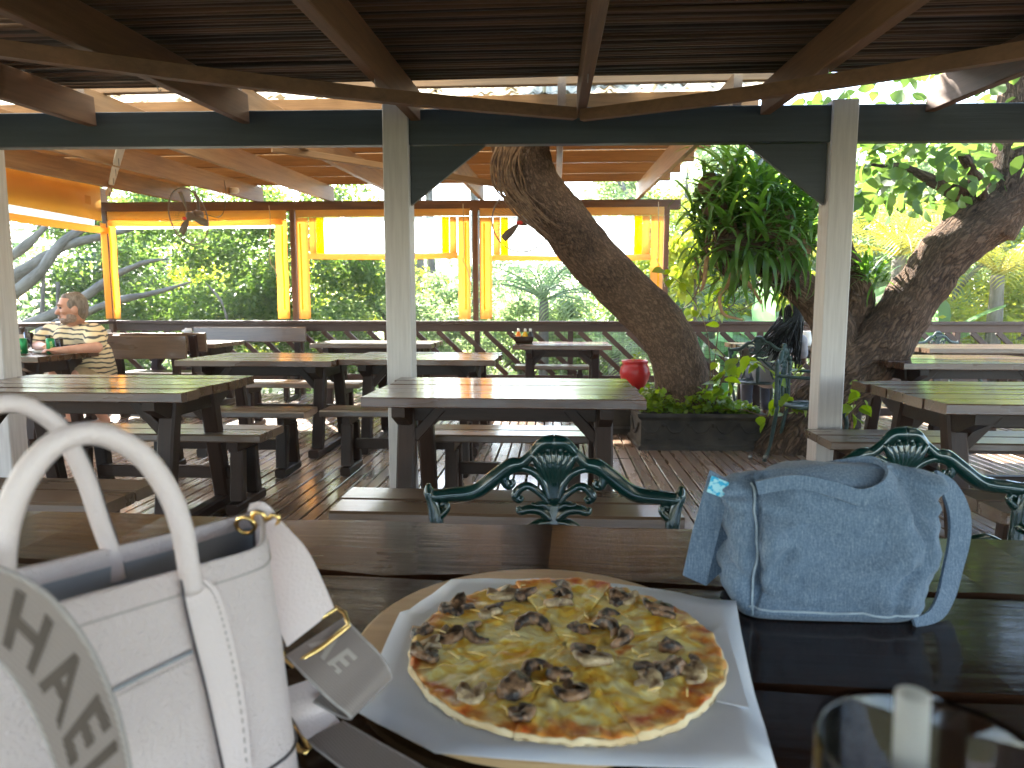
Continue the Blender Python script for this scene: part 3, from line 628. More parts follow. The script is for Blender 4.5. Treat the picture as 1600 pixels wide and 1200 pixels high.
def settle(loc, L, label, rz=0., H=.88, seed=0, hb=.19):
    b = empty('backed_bench', loc, rz, label, 'bench', 'benches with plank backs near the corner')
    for i in range(2): plank('plank', L, .17, .04, M['bench'], b, loc=(0, -.18 + i * .178, .44), n=3, jit=.003, var=i)
    for s in (-1, 1):
        x = s * (L / 2 - .12)
        bar('upright', (x, .13, .02), (x, .20, H - .02), .05, .07, M['leg'], b, up=(1, 0, 0)); bar('leg', (x, -.22, .02), (x, -.22, .42), .06, .06, M['leg'], b, up=(1, 0, 0))
        bar('foot', (x, -.26, .03), (x, .2, .03), .04, .05, M['leg'], b)
    bk = plank('backrest', L, hb, .035, M['bench'], b, loc=(0, .155, H - hb / 2), rot=(R(84), 0, 0), ch=.01, n=6, jit=.004, var=seed)
    return b
tG = table((-.235, 3.40, 0), 1.27, .90, 'dark picnic table in the middle of the deck, just left of the stone planter', seed=1)
tB = table((-2.43, 3.47, 0), 1.34, .82, 'dark picnic table at the left behind the white handbag, with greenish sheen', seed=2)
tH = table((2.30, 3.36, 0), 1.35, .90, 'dark weathered picnic table at the right beside the denim bag and grooved plank ends', seed=3)
tC = table((-2.27, 5.42, 0), 1.22, .90, 'picnic table end to end with another, the left one behind the post', seed=4)
tD = table((-1.06, 5.58, 0), 1.20, .90, 'picnic table crossing behind the white post, right one of two end to end', seed=5)
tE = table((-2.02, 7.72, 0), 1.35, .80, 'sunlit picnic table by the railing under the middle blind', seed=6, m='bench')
tF = table((.08, 7.58, 0), 1.05, .85, 'small far picnic table carrying the sauce caddy', seed=7)
tI = table((3.15, 5.52, 0), 1.30, .95, 'picnic table at the right just past the leaning ridged trunk', seed=8)
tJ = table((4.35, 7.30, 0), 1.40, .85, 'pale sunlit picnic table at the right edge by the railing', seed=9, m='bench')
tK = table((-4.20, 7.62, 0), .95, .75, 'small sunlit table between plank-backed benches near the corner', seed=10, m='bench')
tM = table((-4.80, 5.58, 0), 1.30, .75, 'picnic table at the left edge where the man sits', seed=11)
bench((-.17, 2.40, 0), 1.22, 'worn bench in front of the middle table, behind the green chair crest', seed=1)
bench((-.24, 3.95, 0), 1.05, 'bench tucked behind the middle table by the planter', H=.43, D=.36, seed=2)
bench((-2.24, 3.76, 0), 1.25, 'bright topped bench behind the left picnic table', D=.34, seed=3)
bench((-2.25, 2.45, 0), 1.30, 'shadowed bench in front of the left table, seen through the bag handle', D=.36, seed=4)
bench((-2.28, 4.55, 0), 1.20, 'narrow bench in front of the left end-to-end table', D=.28, seed=5)
bench((-1.02, 4.63, 0), 1.15, 'glossy bench in front of the table crossing behind the white post', D=.28, seed=6)
bench((-2.42, 6.28, 0), 1.25, 'sunlit bench behind the left end-to-end table', D=.34, seed=7)
bench((-1.05, 6.45, 0), 1.15, 'bench behind the table that crosses the white post', D=.32, seed=8)
bench((0.0, 7.97 + .30, 0), .95, 'small bench against the railing behind the sauce caddy table', D=.30, seed=9)
bench((2.20, 3.80, 0), 1.50, 'long bench beside the right white post behind the right table', D=.40, seed=10)
bench((2.22, 2.52, 0), 1.35, 'bench at the lower right edge in front of the right table', D=.34, seed=11)
bench((3.20, 6.35, 0), 1.30, 'bench behind the right far table near the railing', D=.34, seed=12)
bench((3.05, 4.72, 0), 1.20, 'shaded bench between the two right tables', D=.30, seed=13)
settle((-3.87, 8.28, 0), 1.45, 'long plank-backed bench against the railing, catching the sun', seed=1, H=.90)
settle((-4.12, 6.98, 0), 1.05, 'plank-backed bench seen from behind right of the striped shirt', rz=R(180), seed=2, H=.885)
settle((-4.25, 6.42, 0), 1.15, 'plank-backed bench the man sits on', seed=3, H=.87, hb=.24)

# ------------------------------------------------------------------ cast iron chairs
def iron_chair(name, loc, rz, label, mat='iron', detail=True, group='green cast iron garden chairs'):
    c = empty(name, loc, rz, label, 'chair', group); m = M[mat]; S = .00132
    def q(px, py): return (px * S, .02 * 0, .868 - (py - 692) * S)   # ornament drawn in the plane of the back
    def back(x, z): return Vector((x, .0, z))
    def bk(name, parts, parent=None):
        b = MB()
        for (pts, r, fl) in parts: b.add(tube(cr([back(x * S, .868 - z * S) for x, z in pts], max(10, len(pts) * 5)), [v * S * 1.22 for v in r], 8, flat=fl, ref=(0, 1, 0)))
        return b.build(name, m, parent or c)
    for s in (-1, 1):
        bk('crest_rail', [([(s * 205, 78), (s * 198, 92), (s * 168, 90), (s * 128, 84), (s * 95, 60), (s * 70, 40), (s * 52, 36), (s * 34, 20), (s * 18, 4), (0, 2)], [3, 9, 10, 11, 11, 10, 8, 7, 9, 11], 1.0),
                          ([(s * 204, 72), (s * 203, 86), (s * 196, 105), (s * 192, 130), (s * 190, 160), (s * 186, 230), (s * 182, 330)], [3, 8, 9, 10, 9, 9, 10], 1.0),
                          ([(s * 192, 128), (s * 183, 122), (s * 174, 112), (s * 177, 104), (s * 184, 107)], [7, 7, 5, 4, 4], 1.0)])
        bk('scroll', [([(s * 24 + s * r_ * math.cos(a), 20 + r_ * math.sin(a)) for a, r_ in [(t * .55 + 3.4, 15 - t * 1.1) for t in range(12)]], [5, 5, 4.5, 3], 1.0)])
        bk('leaf_loop', [([(s * 8, 98), (s * 16, 70), (s * 30, 52), (s * 52, 44), (s * 74, 50), (s * 80, 62), (s * 74, 74), (s * 66, 70), (s * 68, 63)], [4, 5.5, 6, 6, 6.5, 7, 6, 4, 3], 1.0),
                         ([(s * 8, 102), (s * 22, 86), (s * 40, 74), (s * 54, 78), (s * 62, 90), (s * 56, 97), (s * 50, 92)], [4, 5, 5.5, 6, 6.5, 5.5, 3], 1.0),
                         ([(s * 16, 62), (s * 20, 52), (s * 27, 50), (s * 30, 56)], [4, 5, 4, 3], 1.0)])
        bk('leaf_scroll', [([(s * 4, 128), (s * 20, 114), (s * 40, 112), (s * 54, 116), (s * 58, 108)], [8, 8, 7, 6, 3], 1.0), ([(s * 5, 112), (s * 16, 104), (s * 30, 106), (s * 36, 102)], [6, 6, 5, 2], 1.0),
                           ([(s * 4, 132), (s * 24, 136), (s * 44, 150), (s * 40, 164), (s * 30, 158)], [7, 7, 6, 5, 3], 1.0), ([(s * 6, 140), (s * 60, 190), (s * 120, 240), (s * 180, 262)], [6, 6, 5, 6], 1.0),
                           ([(s * 188, 200), (s * 140, 180), (s * 100, 200), (s * 90, 250), (s * 110, 300)], [5, 6, 5, 5, 6], 1.0)])
    b = MB()
    for k in range(-3, 4):
        a = k / 3.; b.add(tube(cr([back(a * 33 * S, .868 - (14 + 5 * abs(a)) * S) + Vector((0, -.004, 0)), back(a * 24 * S, .868 - 38 * S) + Vector((0, -.008, 0)), back(a * 12 * S, .868 - 66 * S), back(a * 5 * S, .868 - 106 * S)], 10), [7.5 * S, 7 * S, 5 * S, 3.5 * S], 7, ref=(0, 1, 0)))
    b.add(tube([back(-22 * S, .868 - 3 * S), back(0, .868), back(22 * S, .868 - 3 * S)], [6 * S, 9 * S, 6 * S], 8))
    b.build('shell_crest', m, c)
    bk('splat', [([(0, 100), (0, 140), (0, 200), (0, 260), (0, 326)], [10, 14, 8, 12, 9], .6)])
    st = MB(); st.add(lathe([(.19, -.012), (.215, -.006), (.215, .006), (.19, .014), (.10, .010), (.02, .010)], 22), Matrix.Translation((0, -.22, .425)))
    for k in range(10):
        a = k * math.pi / 5; st.add(tube([Vector((.05 * math.cos(a), -.22 + .05 * math.sin(a), .436)), Vector((.18 * math.cos(a + .4), -.22 + .18 * math.sin(a + .4), .438))], .006, 5))
    st.build('seat', m, c)
    for s in (-1, 1):
        ob('arm', me('arm', *tube(cr([(s * .25, .0, .66), (s * .27, -.12, .655), (s * .27, -.26, .65), (s * .255, -.33, .63), (s * .25, -.30, .60), (s * .22, -.22, .44)], 22), [.012, .012, .013, .011, .010, .010], 8), m, True), c)
        ob('leg', me('leg', *tube(cr([(s * .17, -.38, .42), (s * .205, -.43, .28), (s * .185, -.40, .12), (s * .21, -.44, .012)], 14), [.020, .016, .011, .014], 8), m, True), c)
        ob('leg', me('leg', *tube(cr([(s * .235, -.01, .435), (s * .20, .02, .25), (s * .20, .04, .12), (s * .22, .07, .012)], 14), [.014, .015, .011, .014], 8), m, True), c)
    return c
iron_chair('iron_chair', (0, 1.42, 0), R(1), 'glossy green cast iron chair with shell crest, across the table from the pizza')
ch2 = atz(1414, 676, .868); iron_chair('iron_chair', (ch2.x, ch2.y, 0), R(-3), 'glossy green cast iron chair half hidden behind the denim bag')
iron_chair('iron_chair', (1.72, 5.22, 0), R(62), 'weathered green iron chair standing between the planter and the ridged trunk', mat='old_iron')
iron_chair('iron_chair', (1.92, 6.55, 0), R(-8 + 180), 'old green iron chair on which the person with braids sits', mat='old_iron')
fc = aty(1466, 520, 8.0); iron_chair('iron_chair', (fc.x, 8.0, .0), R(15), 'small far green iron chair in front of the right railing', mat='old_iron')

# ------------------------------------------------------------------ the near table and what lies on it
TZ = .78
nt = empty('dining_table', (.1, .62, 0), R(-1.6), 'long dark polished plank table in the foreground under the pizza', 'table')
rows = [(-.52, -.235, .045), (-.230, .024, .05), (.031, .263, .05), (.270, .505, .052)]
for i, (a, b, t) in enumerate(rows):
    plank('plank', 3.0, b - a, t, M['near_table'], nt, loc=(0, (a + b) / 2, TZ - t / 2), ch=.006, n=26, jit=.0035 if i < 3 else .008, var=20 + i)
for s in (-1, 1):
    x = s * 1.15
    bar('cross_beam', (x, -.46, TZ - .10), (x, .44, TZ - .10), .07, .09, M['leg'], nt)
    for q in (-1, 1): bar('leg', (x, q * .28 - .01, TZ - .145), (x, q * .38 - .01, .07), .09, .09, M['leg'], nt, up=(1, 0, 0), ch=.01)
    bar('foot', (x, -.46, .035), (x, .44, .035), .09, .07, M['leg'], nt, ch=.012)
bar('stretcher', (-1.1, 0, .30), (1.1, 0, .30), .05, .09, M['leg'], nt)

PC = Vector((.012, .678, 0)); PR = .161
bd = MB().add(lathe([(.192, 0), (.2, .003), (.2, .009), (.196, .0125)], 48)); 
bo = bd.build('pizza_board', M['pale_wood'], smooth=False, loc=(-.012, .702, TZ + .0065)); tag(bo, 'round pale wooden board under the paper and pizza', 'board')
bo.location.z = TZ + .001
# greaseproof paper
pp = [(625, 958), (640, 953), (705, 905), (780, 904), (860, 905), (960, 912), (1060, 928), (1150, 943), (1158, 990), (1180, 1090), (1214, 1206), (1100, 1204), (960, 1196), (800, 1188), (680, 1180), (620, 1146), (560, 1110), (584, 1050), (612, 985)]
B = [atz(a, b, TZ + .0155) for a, b in pp]; NB = 76; Bc = [B[int(k * len(B) / NB)].lerp(B[(int(k * len(B) / NB) + 1) % len(B)], k * len(B) / NB % 1) for k in range(NB)]
V, F = [], []; rings = 9
for s in (0, 1):
    for j in range(rings + 1):
        f = j / rings
        for k in range(NB):
            p = PC.lerp(Vector((Bc[k].x, Bc[k].y, 0)), max(f, .02)); rr_ = (p - PC).length
            z = TZ + .0145 + .0008 * (1 - s) + max(0, rr_ - .16) * (.05 * noise.noise(Vector((p.x * 9, p.y * 9, 2))) + .03 + .06 * noise.noise(Vector((p.x * 25, p.y * 25, 5))))
            V.append((p.x, p.y, z))
o = NB * (rings + 1)
for j in range(rings):
    for k in range(NB):
        a, b = j * NB + k, j * NB + (k + 1) % NB; F.append((a, b, b + NB, a + NB)[::-1] if False else (a, a + NB, b + NB, b)); F.append((o + a, o + b, o + b + NB, o + a + NB))
F.append(tuple(range(NB))); F.append(tuple(o + k for k in reversed(range(NB))))
for k in range(NB): a, b = rings * NB + k, rings * NB + (k + 1) % NB; F.append((a, o + a, o + b, b))
pap = ob('greaseproof_paper', me('greaseproof_paper', V, F, M['paper'], True)); tag(pap, 'creased white paper sheet lying between the pizza and its board', 'paper')
fl = [atz(a, b, TZ + .019) for a, b in ((1100, 1000), (1132, 972), (1152, 1040), (1170, 1106), (1120, 1095))]
fv = [p.copy() for p in fl] + [p - Vector((0, 0, .0007)) for p in fl]
ob('fold', me('fold', fv, [(0, 4, 3, 2, 1), (5, 6, 7, 8, 9)] + [(k, (k + 1) % 5, 5 + (k + 1) % 5, 5 + k) for k in range(5)], M['paper']), pap)
# pizza: eight slices, crust rims, mushrooms
pz = empty('pizza', (PC.x, PC.y, TZ + .0165), 0, 'round thin pizza with melted cheese and mushroom slices, cut into slices', 'pizza')
rn = random.Random(5); cuts = [20, 68, 112, 158, 204, 254, 291, 338]
def prad(a): return PR * (1 + .03 * noise.noise(Vector((math.cos(a) * 2, math.sin(a) * 2, 3))) + .025 * noise.noise(Vector((math.cos(a) * 7, math.sin(a) * 7, 1))))
for i in range(8):
    a0, a1 = R(cuts[i]), R(cuts[(i + 1) % 8] + (360 if i == 7 else 0)); mid = (a0 + a1) / 2; off = rn.uniform(.0001, .0006); na, nr = 34, 32; lift = .004 if i == 1 else 0
    def zt(x, y, f): return .0052 + .0026 * noise.noise(Vector((x * 55, y * 55, 0))) + .0026 * noise.noise(Vector((x * 120, y * 120, 4))) + .0010 * math.exp(-((f - .96) / .04) ** 2) + lift * f
    for part, f0, f1, mt in (('topping', .02, .985, 'pizza'), ('crust', .985, 1.0, 'crust')):
        V, F = [], []; nn = nr if part == 'topping' else 4
        for j in range(nn + 1):
            f = f0 + (f1 - f0) * j / nn
            for k in range(na + 1):
                a = a0 + (a1 - a0) * k / na + .001 * (1 if k == 0 else -1 if k == na else 0)
                ff = f + (.012 * noise.noise(Vector((math.cos(a) * 9, math.sin(a) * 9, 8))) if f in (f0, f1) or True and abs(f - .985) < .001 else 0)
                r = prad(a) * ff; x, y = r * math.cos(a) + off * math.cos(mid), r * math.sin(a) + off * math.sin(mid)
                z = zt(x, y, f) - (.0055 * ((j / nn) ** 3) if part == 'crust' else 0); V.append((x, y, z))
        W = na + 1; base = len(V)
        V += [(v[0], v[1], .0006 + lift * .8 * math.hypot(v[0], v[1]) / PR) for v in V]
        for j in range(nn):
            for k in range(na): q = j * W + k; F.append((q, q + W, q + W + 1, q + 1)); F.append((base + q + 1, base + q + W + 1, base + q + W, base + q))
        for k in range(na): F.append((k, k + 1, base + k + 1, base + k)); q = nn * W + k; F.append((q + 1, q, base + q, base + q + 1))
        for j in range(nn): q = j * W; F.append((q + W, q, base + q, base + q + W)); q += na; F.append((q, q + W, base + q + W, base + q))
        if part == 'topping': sl = ob('slice', me('slice', V, F, M[mt], True), pz)
        else: ob('crust', me('crust', V, F, M[mt], True), sl)
def mush_mesh(kind):
    V, F = [], []
    if kind == 0:
        out = [(-.5, 0), (-.46, .22), (-.3, .42), (0, .5), (.3, .42), (.46, .22), (.5, 0), (.40, -.08), (.16, -.02), (.14, -.34), (.0, -.42), (-.14, -.34), (-.16, -.02), (-.40, -.08)]
        n = len(out)
        for z, sc in ((0, .96), (.07, 1.), (.16, .97), (.2, .82)): V += [(x * sc, y * sc, z + .12 * abs(x) ** 1.5) for x, y in out]
        for l in range(3):
            for k in range(n): F.append((l * n + k, l * n + (k + 1) % n, l * n + n + (k + 1) % n, l * n + n + k))
        V = [(x + .06 * noise.noise(Vector((x * 4, y * 4, z * 4))), y + .06 * noise.noise(Vector((x * 4, y * 4, 5))), z + .12 * noise.noise(Vector((x * 3, y * 3, 9)))) for x, y, z in V]
        F += [tuple(reversed(range(n))), tuple(3 * n + k for k in range(n))]
    elif kind == 1:
        V, F = tube(cr([(-.5, -.1, .05), (-.4, .2, .12), (0, .38, .2), (.4, .22, .12), (.5, -.1, .02)], 12), [.08, .16, .22, .17, .07], 8, rough=.15, seed=3)
    else:
        V, F = ball((0, 0, .12), (.48, .36, .24), 12, 8); V = [Vector(v) * (1 + .55 * noise.noise(Vector(v) * 3.4 + Vector((kind, 0, 0)))) for v in V]
    return V, F
mm = [me('mushroom', *mush_mesh(k), M['mush'], True) for k in (0, 1, 2, 3)]; mf = me('mushroom', *mush_mesh(0), M['mush_flesh'], True)
mp = [(345, 215), (385, 200), (480, 225), (505, 205), (600, 160), (725, 165), (745, 190), (235, 290), (330, 300), (455, 290), (270, 340), (248, 372), (805, 280), (830, 365), (862, 392), (940, 322), (940, 240), (960, 170), (992, 165), (1100, 200), (1122, 226), (1140, 345), (1063, 475), (1072, 440), (1150, 430), (1195, 408), (1222, 440), (665, 440), (740, 455), (780, 505), (430, 512), (590, 590), (565, 492), (640, 275), (535, 150), (715, 140), (900, 290)]
for i, (a, b) in enumerate(mp):
    p = atz(560 + a / 2.353, 860 + b / 2.353, TZ + .026) - pz.location; d = mf if i % 4 == 2 else mm[rn.choice((0, 0, 1, 2, 3))]
    ob('mushroom', d, pz, loc=(p.x, p.y, .0040), rot=(rn.uniform(-.35, .35), rn.uniform(-.35, .35), rn.uniform(0, 6.28)), sc=rn.uniform(.027, .041))
# cheese strings draped over
cs = MB()
for i in range(40):
    a = rn.uniform(0, 6.28); r = PR * .9 * math.sqrt(rn.random()); c = Vector((r * math.cos(a), r * math.sin(a), .0098)); d = Vector((math.cos(a * 7), math.sin(a * 7), 0)) * rn.uniform(.004, .010)
    cs.add(tube([c - d, c + Vector((rn.uniform(-.002, .002), rn.uniform(-.002, .002), .0012)), c + d], [.0007, .0011, .0007], 5))
tag(cs.build('cheese_shreds', plain('cheese_shred', (.85, .66, .30), (.78, .48, .10), rough=.35, scale=70), pz), kind='stuff')

# ------------------------------------------------------------------ white handbag
U = Vector((-.5, -.866, 0)); Vn = Vector((.866, -.5, 0))
N0, F0 = Vector((-.213, .478, 0)), Vector((-.254, .567, 0)); BL = .30
bag = empty('handbag', (-.30, .38, TZ), 0, 'off-white leather handbag with arched handles at the left of the table', 'handbag')
def bl(v): return Vector(v) - Vector(bag.location)
def bag_ring(z, inset=0., n=72):
    f = (z - TZ) / .2; wid = .024 * (1 - f) ** .8; end = .008 * (1 - f)
    c = [N0 + Vn * wid - U * end, F0 - Vn * wid - U * end, F0 - Vn * wid + U * (BL + end), N0 + Vn * wid + U * (BL + end)]
    ctr = sum(c, Vector()) / 4; rad = .022; pts = []
    for k in range(4):
        p, a, b = c[k], c[k - 1], c[(k + 1) % 4]; da, db = (a - p).normalized(), (b - p).normalized()
        A, Bq = p + da * rad, p + db * rad
        for t in range(6): s = t / 5; pts.append(A * (1 - s) ** 2 + p * 2 * s * (1 - s) + Bq * s * s)
        nxt = b + (p - b).normalized() * rad
        for t in range(1, 13): pts.append(Bq.lerp(nxt, t / 13))
    out = []
    for q in pts:
        d = (q - ctr); nz_ = .004 * noise.noise(Vector((q.x * 14, q.y * 14, z * 10))) * (1 - abs(2 * f - 1) * .6)
        q2 = q + d.normalized() * (nz_ - inset); out.append(Vector((q2.x, q2.y, z + f * (.003 + .008 * min(1, max(0, (q - N0).dot(U) / .14))))))
    return out
zs = [TZ + .001, TZ + .006, TZ + .03, TZ + .06, TZ + .09, TZ + .12, TZ + .15, TZ + .172, TZ + .19]
V, F = [], []; 
for z in zs: V += bag_ring(z)
n = len(V) // len(zs)
for inn in (.002, .006): V += [p + Vector((0, 0, .002 - inn * .3)) for p in bag_ring(zs[-1], inn)]
V += bag_ring(zs[-2], .006); L_ = len(zs) + 3
for l in range(L_ - 1):
    for k in range(n): F.append((l * n + k, l * n + n + k, l * n + n + (k + 1) % n, l * n + (k + 1) % n))
F.append(tuple(range(n)))
bb_ = ob('body', me('body', [bl(v) for v in V], F, M['leather'], True), bag)
V, F = [], []
for z in (zs[-2] + .006, zs[5], zs[3]): V += bag_ring(z, .0065)
for l in range(2):
    for k in range(n): F.append((l * n + k, l * n + (k + 1) % n, l * n + n + (k + 1) % n, l * n + n + k))
F.append(tuple(2 * n + k for k in range(n))); ob('lining', me('lining', [bl(v) for v in V], [tuple(reversed(f)) for f in F], M['lining'], True), bag)
bs = bag_ring(TZ + .035, -.0012); ob('base_piping', me('base_piping', *tube([bl(p) for p in bs], .0013, 5, closed=True), M['edge'], True), bag)
rs = bag_ring(TZ + .176, -.0006); ob('rim_stitch', me('rim_stitch', *tube([bl(p) for p in rs], .0007, 4, closed=True), M['thread'], True), bag)
def onpl(px, py, p0, nrm):
    d = ray(px, py); o = Vector((0, 0, CAM_H)); t = (Vector(p0) - o).dot(nrm) / d.dot(nrm); return o + d * t
def face_pt(px, py, off=.003):     # on the near face, which leans outwards towards the base
    sl = Vector((0, 0, .2)) - Vn * .024; nrm = U.cross(sl).normalized(); nrm = nrm if nrm.dot(Vn) > 0 else -nrm
    return onpl(px, py, Vector((N0.x, N0.y, TZ + .2)) + nrm * (off + .002), nrm)
hn = [(300, 925), (294, 880), (284, 825), (264, 770), (226, 716), (180, 686), (135, 677), (88, 692), (48, 732), (18, 790), (4, 850), (0, 915)]
ob('handle', me('handle', *tube([bl(p) for p in cr([onpl(a, b, N0 + Vn * .006, Vn) for a, b in hn], 48)], .0068, 12), M['smooth_leather'], True), bag)
hf = [(182, 905), (176, 870), (160, 825), (150, 795), (137, 755), (118, 712), (92, 668), (55, 640), (15, 630), (-25, 640), (-55, 670), (-78, 730), (-88, 800), (-92, 850)]
fp = [onpl(a, b, F0 - Vn * .004, Vn) for a, b in hf]
ob('handle', me('handle', *tube([bl(p) for p in cr(fp, 48)], .0062, 12), M['smooth_leather'], True), bag)
ob('edge_piping', me('edge_piping', *tube([bl(p - Vn * .001 + Vector((.0052, .002, .002))) for p in cr(fp, 48)], .0016, 6), M['edge'], True), bag)
def rib(name, A, Bd, th, m, parent=bag, n=24): return ob(name, me(name, *ribbon([bl(p) for p in A], [bl(p) for p in Bd], th, n * 3), M[m], False), parent)
sa = [face_pt(a, b, .002) for a, b in ((281, 905), (286, 940), (300, 1000), (320, 1080), (346, 1200))]; sb_ = [face_pt(a, b, .002) for a, b in ((322, 905), (342, 930), (362, 1000), (380, 1090), (392, 1200))]
rib('handle_strap', sa, sb_, .0028, 'smooth_leather')
for A in (sa,): ob('strap_piping', me('strap_piping', *tube([bl(p + Vn * .0018) for p in cr(A, 16)], .0011, 5), M['edge'], True), bag)
pk = [face_pt(a, b, .0035) for a, b in ((178, 1078), (230, 1052), (300, 1018))]; ob('pocket_edge', me('pocket_edge', *tube([bl(p) for p in cr(pk, 10)], .0014, 5), M['lining'], True), bag)
pk2 = [face_pt(a, b, .0035) for a, b in ((185, 1088), (232, 1064), (300, 1030))]
stt = MB(); pts = cr(pk2, 40)
for k in range(0, 39, 2): stt.add(tube([bl(pts[k]), bl(pts[k + 1])], .0005, 4))
stt.build('pocket_stitch', M['thread'], bag)
st2 = MB(); ps = cr([q + Vn * .0022 + U * .004 for q in sb_], 60)
for k in range(0, 59, 2): st2.add(tube([bl(ps[k]), bl(ps[k + 1])], .0005, 4))
st2.build('strap_stitch', M['thread'], bag)
rb = [onpl(a, b, F0 - Vn * .0, Vn) for a, b in ((205, 905), (212, 938))]
# webbing shoulder strap in front, with woven letters
eo = [(-70, 868), (0, 888), (60, 918), (105, 962), (142, 1015), (168, 1070), (188, 1130), (203, 1200), (212, 1280)]
ei = [(-70, 1000), (-20, 1015), (20, 1055), (48, 1100), (68, 1145), (82, 1180), (95, 1220), (106, 1280), (112, 1350)]
EO, EI = [aty(a, b, .300) for a, b in eo], [aty(a, b, .292) for a, b in ei]
web = rib('webbing_strap', EO, EI, .0016, 'web', n=40)
for E_ in (EO, EI): ob('strap_edge', me('strap_edge', *tube([bl(p) for p in cr(E_, 40)], .0014, 6, flat=.7), M['web_edge'], True), web)
def on_ribbon(A, Bd, V, L, H, s0, side, n=200):
    A, Bd = cr(A, n), cr(Bd, n); C = [(a + b) / 2 for a, b in zip(A, Bd)]; cum = [0]
    for i in range(1, n): cum.append(cum[-1] + (C[i] - C[i - 1]).length)
    out = []
    for v in V:
        s = min(max(s0 + v.x, 0), cum[-1] - 1e-6); i = int(np.searchsorted(cum, s)); i = min(max(i, 1), n - 1); f = (s - cum[i - 1]) / (cum[i] - cum[i - 1])
        a, b = A[i - 1].lerp(A[i], f), Bd[i - 1].lerp(Bd[i], f); w = (b - a).length; t = .5 - v.y / w
        nn = (C[i] - C[i - 1]).cross(b - a).normalized() * side; out.append(a.lerp(b, t) + nn * .0012)
    return out
tv, tf = text_vf('HAEL K', .036, .0011, 1.25); s0 = .098
side = 1 if ((EO[3] + EI[3] - EO[2] - EI[2]).cross(EI[3] - EO[3])).dot(Vector((0, -1, .3))) > 0 else -1
lt = on_ribbon(EO, EI, tv, 0, 0, s0, side)
ob('woven_letters', me('woven_letters', [bl(p) for p in lt], tf, M['web_letter']), web)
# right-hand end of the strap: clip, leather tab, ring, folded webbing
ck = MB()
for cx, cyy, rx, rot in ((384, 821, .0075, .4), (404, 812, .006, 1.3), (428, 812, .004, .8)):
    c = aty(cx, cyy, .535); ax = Vector((math.cos(rot), -.3, math.sin(rot))).normalized(); bx = Vector((0, 1, .2)).cross(ax).normalized()
    ck.add(tube([bl(c + ax * rx * 1.3 * math.cos(a) + bx * rx * math.sin(a)) for a in np.linspace(0, 2 * math.pi, 15)[:-1]], .0019, 6, closed=True))
ck.build('gold_clip', M['gold'], bag)
rib('clip_tab', [aty(a, b, .545) for a, b in ((392, 788), (412, 786), (428, 800), (432, 815))], [aty(a, b, .54) for a, b in ((388, 800), (402, 796), (412, 806), (416, 820))], .003, 'smooth_leather', n=10)
LA = [aty(400, 822, .535), aty(401, 860, .535), aty(407, 905, .532), aty(424, 955, .53), aty(448, 1010, .525)]
LB = [aty(432, 808, .535), aty(455, 832, .54), aty(480, 860, .545), aty(503, 905, .55), aty(522, 952, .555)]
lt_ = rib('leather_tab', LA, LB, .0035, 'smooth_leather'); ob('tab_piping', me('tab_piping', *tube([bl(p + Vector((-.0008, -.001, 0))) for p in cr(LA, 20)], .0014, 5), M['edge'], True), lt_)
rg = [aty(a, b, y) for a, b, y in ((436, 1008, .523), (446, 1030, .52), (456, 1040, .515), (500, 1014, .525), (545, 978, .545), (538, 958, .553), (526, 950, .555), (480, 980, .54))]
ob('gold_ring', me('gold_ring', *tube([bl(p) for p in rg], .0022, 6, closed=True), M['gold'], True), bag)
WA = [aty(448, 1024, .52), aty(480, 1058, .505), aty(515, 1092, .50), aty(540, 1112, .497), aty(548, 1122, .505), aty(530, 1118, .525), aty(490, 1096, .53)]
WB = [aty(536, 966, .555), aty(566, 996, .545), aty(590, 1020, .54), aty(606, 1044, .535), aty(610, 1062, .54), aty(590, 1066, .56), aty(550, 1040, .575)]
w2 = rib('folded_webbing', WA, WB, .0018, 'web', n=36)
for E_ in (WA, WB): ob('strap_edge', me('strap_edge', *tube([bl(p) for p in cr(E_, 36)], .0013, 6), M['web_edge'], True), w2)
tv, tf = text_vf('AE', .028, .0008, 1.2); tv = [Vector((v.x, -v.y, 0)) for v in tv]
side2 = 1 if ((WA[2] + WB[2] - WA[1] - WB[1]).cross(WB[1] - WA[1])).dot(Vector((0, -1, .5))) > 0 else -1
ob('woven_letters', me('woven_letters', [bl(p) for p in on_ribbon(WA, WB, tv, 0, 0, .022, side2)], tf, plain('faint_woven_letter', (.42, .36, .32), (.40, .34, .30), rough=.8)), w2)
TA = [atz(438, 1078, TZ + .045), atz(446, 1100, TZ + .035), atz(462, 1130, TZ + .02), atz(478, 1158, TZ + .012)]; TB = [atz(490, 1060, TZ + .045), atz(500, 1085, TZ + .035), atz(515, 1110, TZ + .02), atz(532, 1132, TZ + .012)]
rib('buckle_tab', TA, TB, .0035, 'smooth_leather', n=12)
bk = [atz(a, b, TZ + .012) for a, b in ((457, 1134), (454, 1150), (468, 1172), (478, 1176), (484, 1170), (470, 1146))]
ob('gold_buckle', me('gold_buckle', *tube([bl(p) for p in bk], .0022, 6, closed=True), M['gold'], True), bag)
XA = [atz(478, 1156, TZ + .012), atz(520, 1188, TZ + .016), atz(580, 1232, TZ + .022), atz(660, 1290, TZ + .026)]; XB = [atz(535, 1128, TZ + .016), atz(590, 1160, TZ + .022), atz(650, 1194, TZ + .026), atz(740, 1252, TZ + .028)]
w3 = rib('lower_webbing', XA, XB, .0018, 'web')
for E_ in (XA, XB): ob('strap_edge', me('strap_edge', *tube([bl(p) for p in cr(E_, 24)], .0013, 6), M['web_edge'], True), w3)

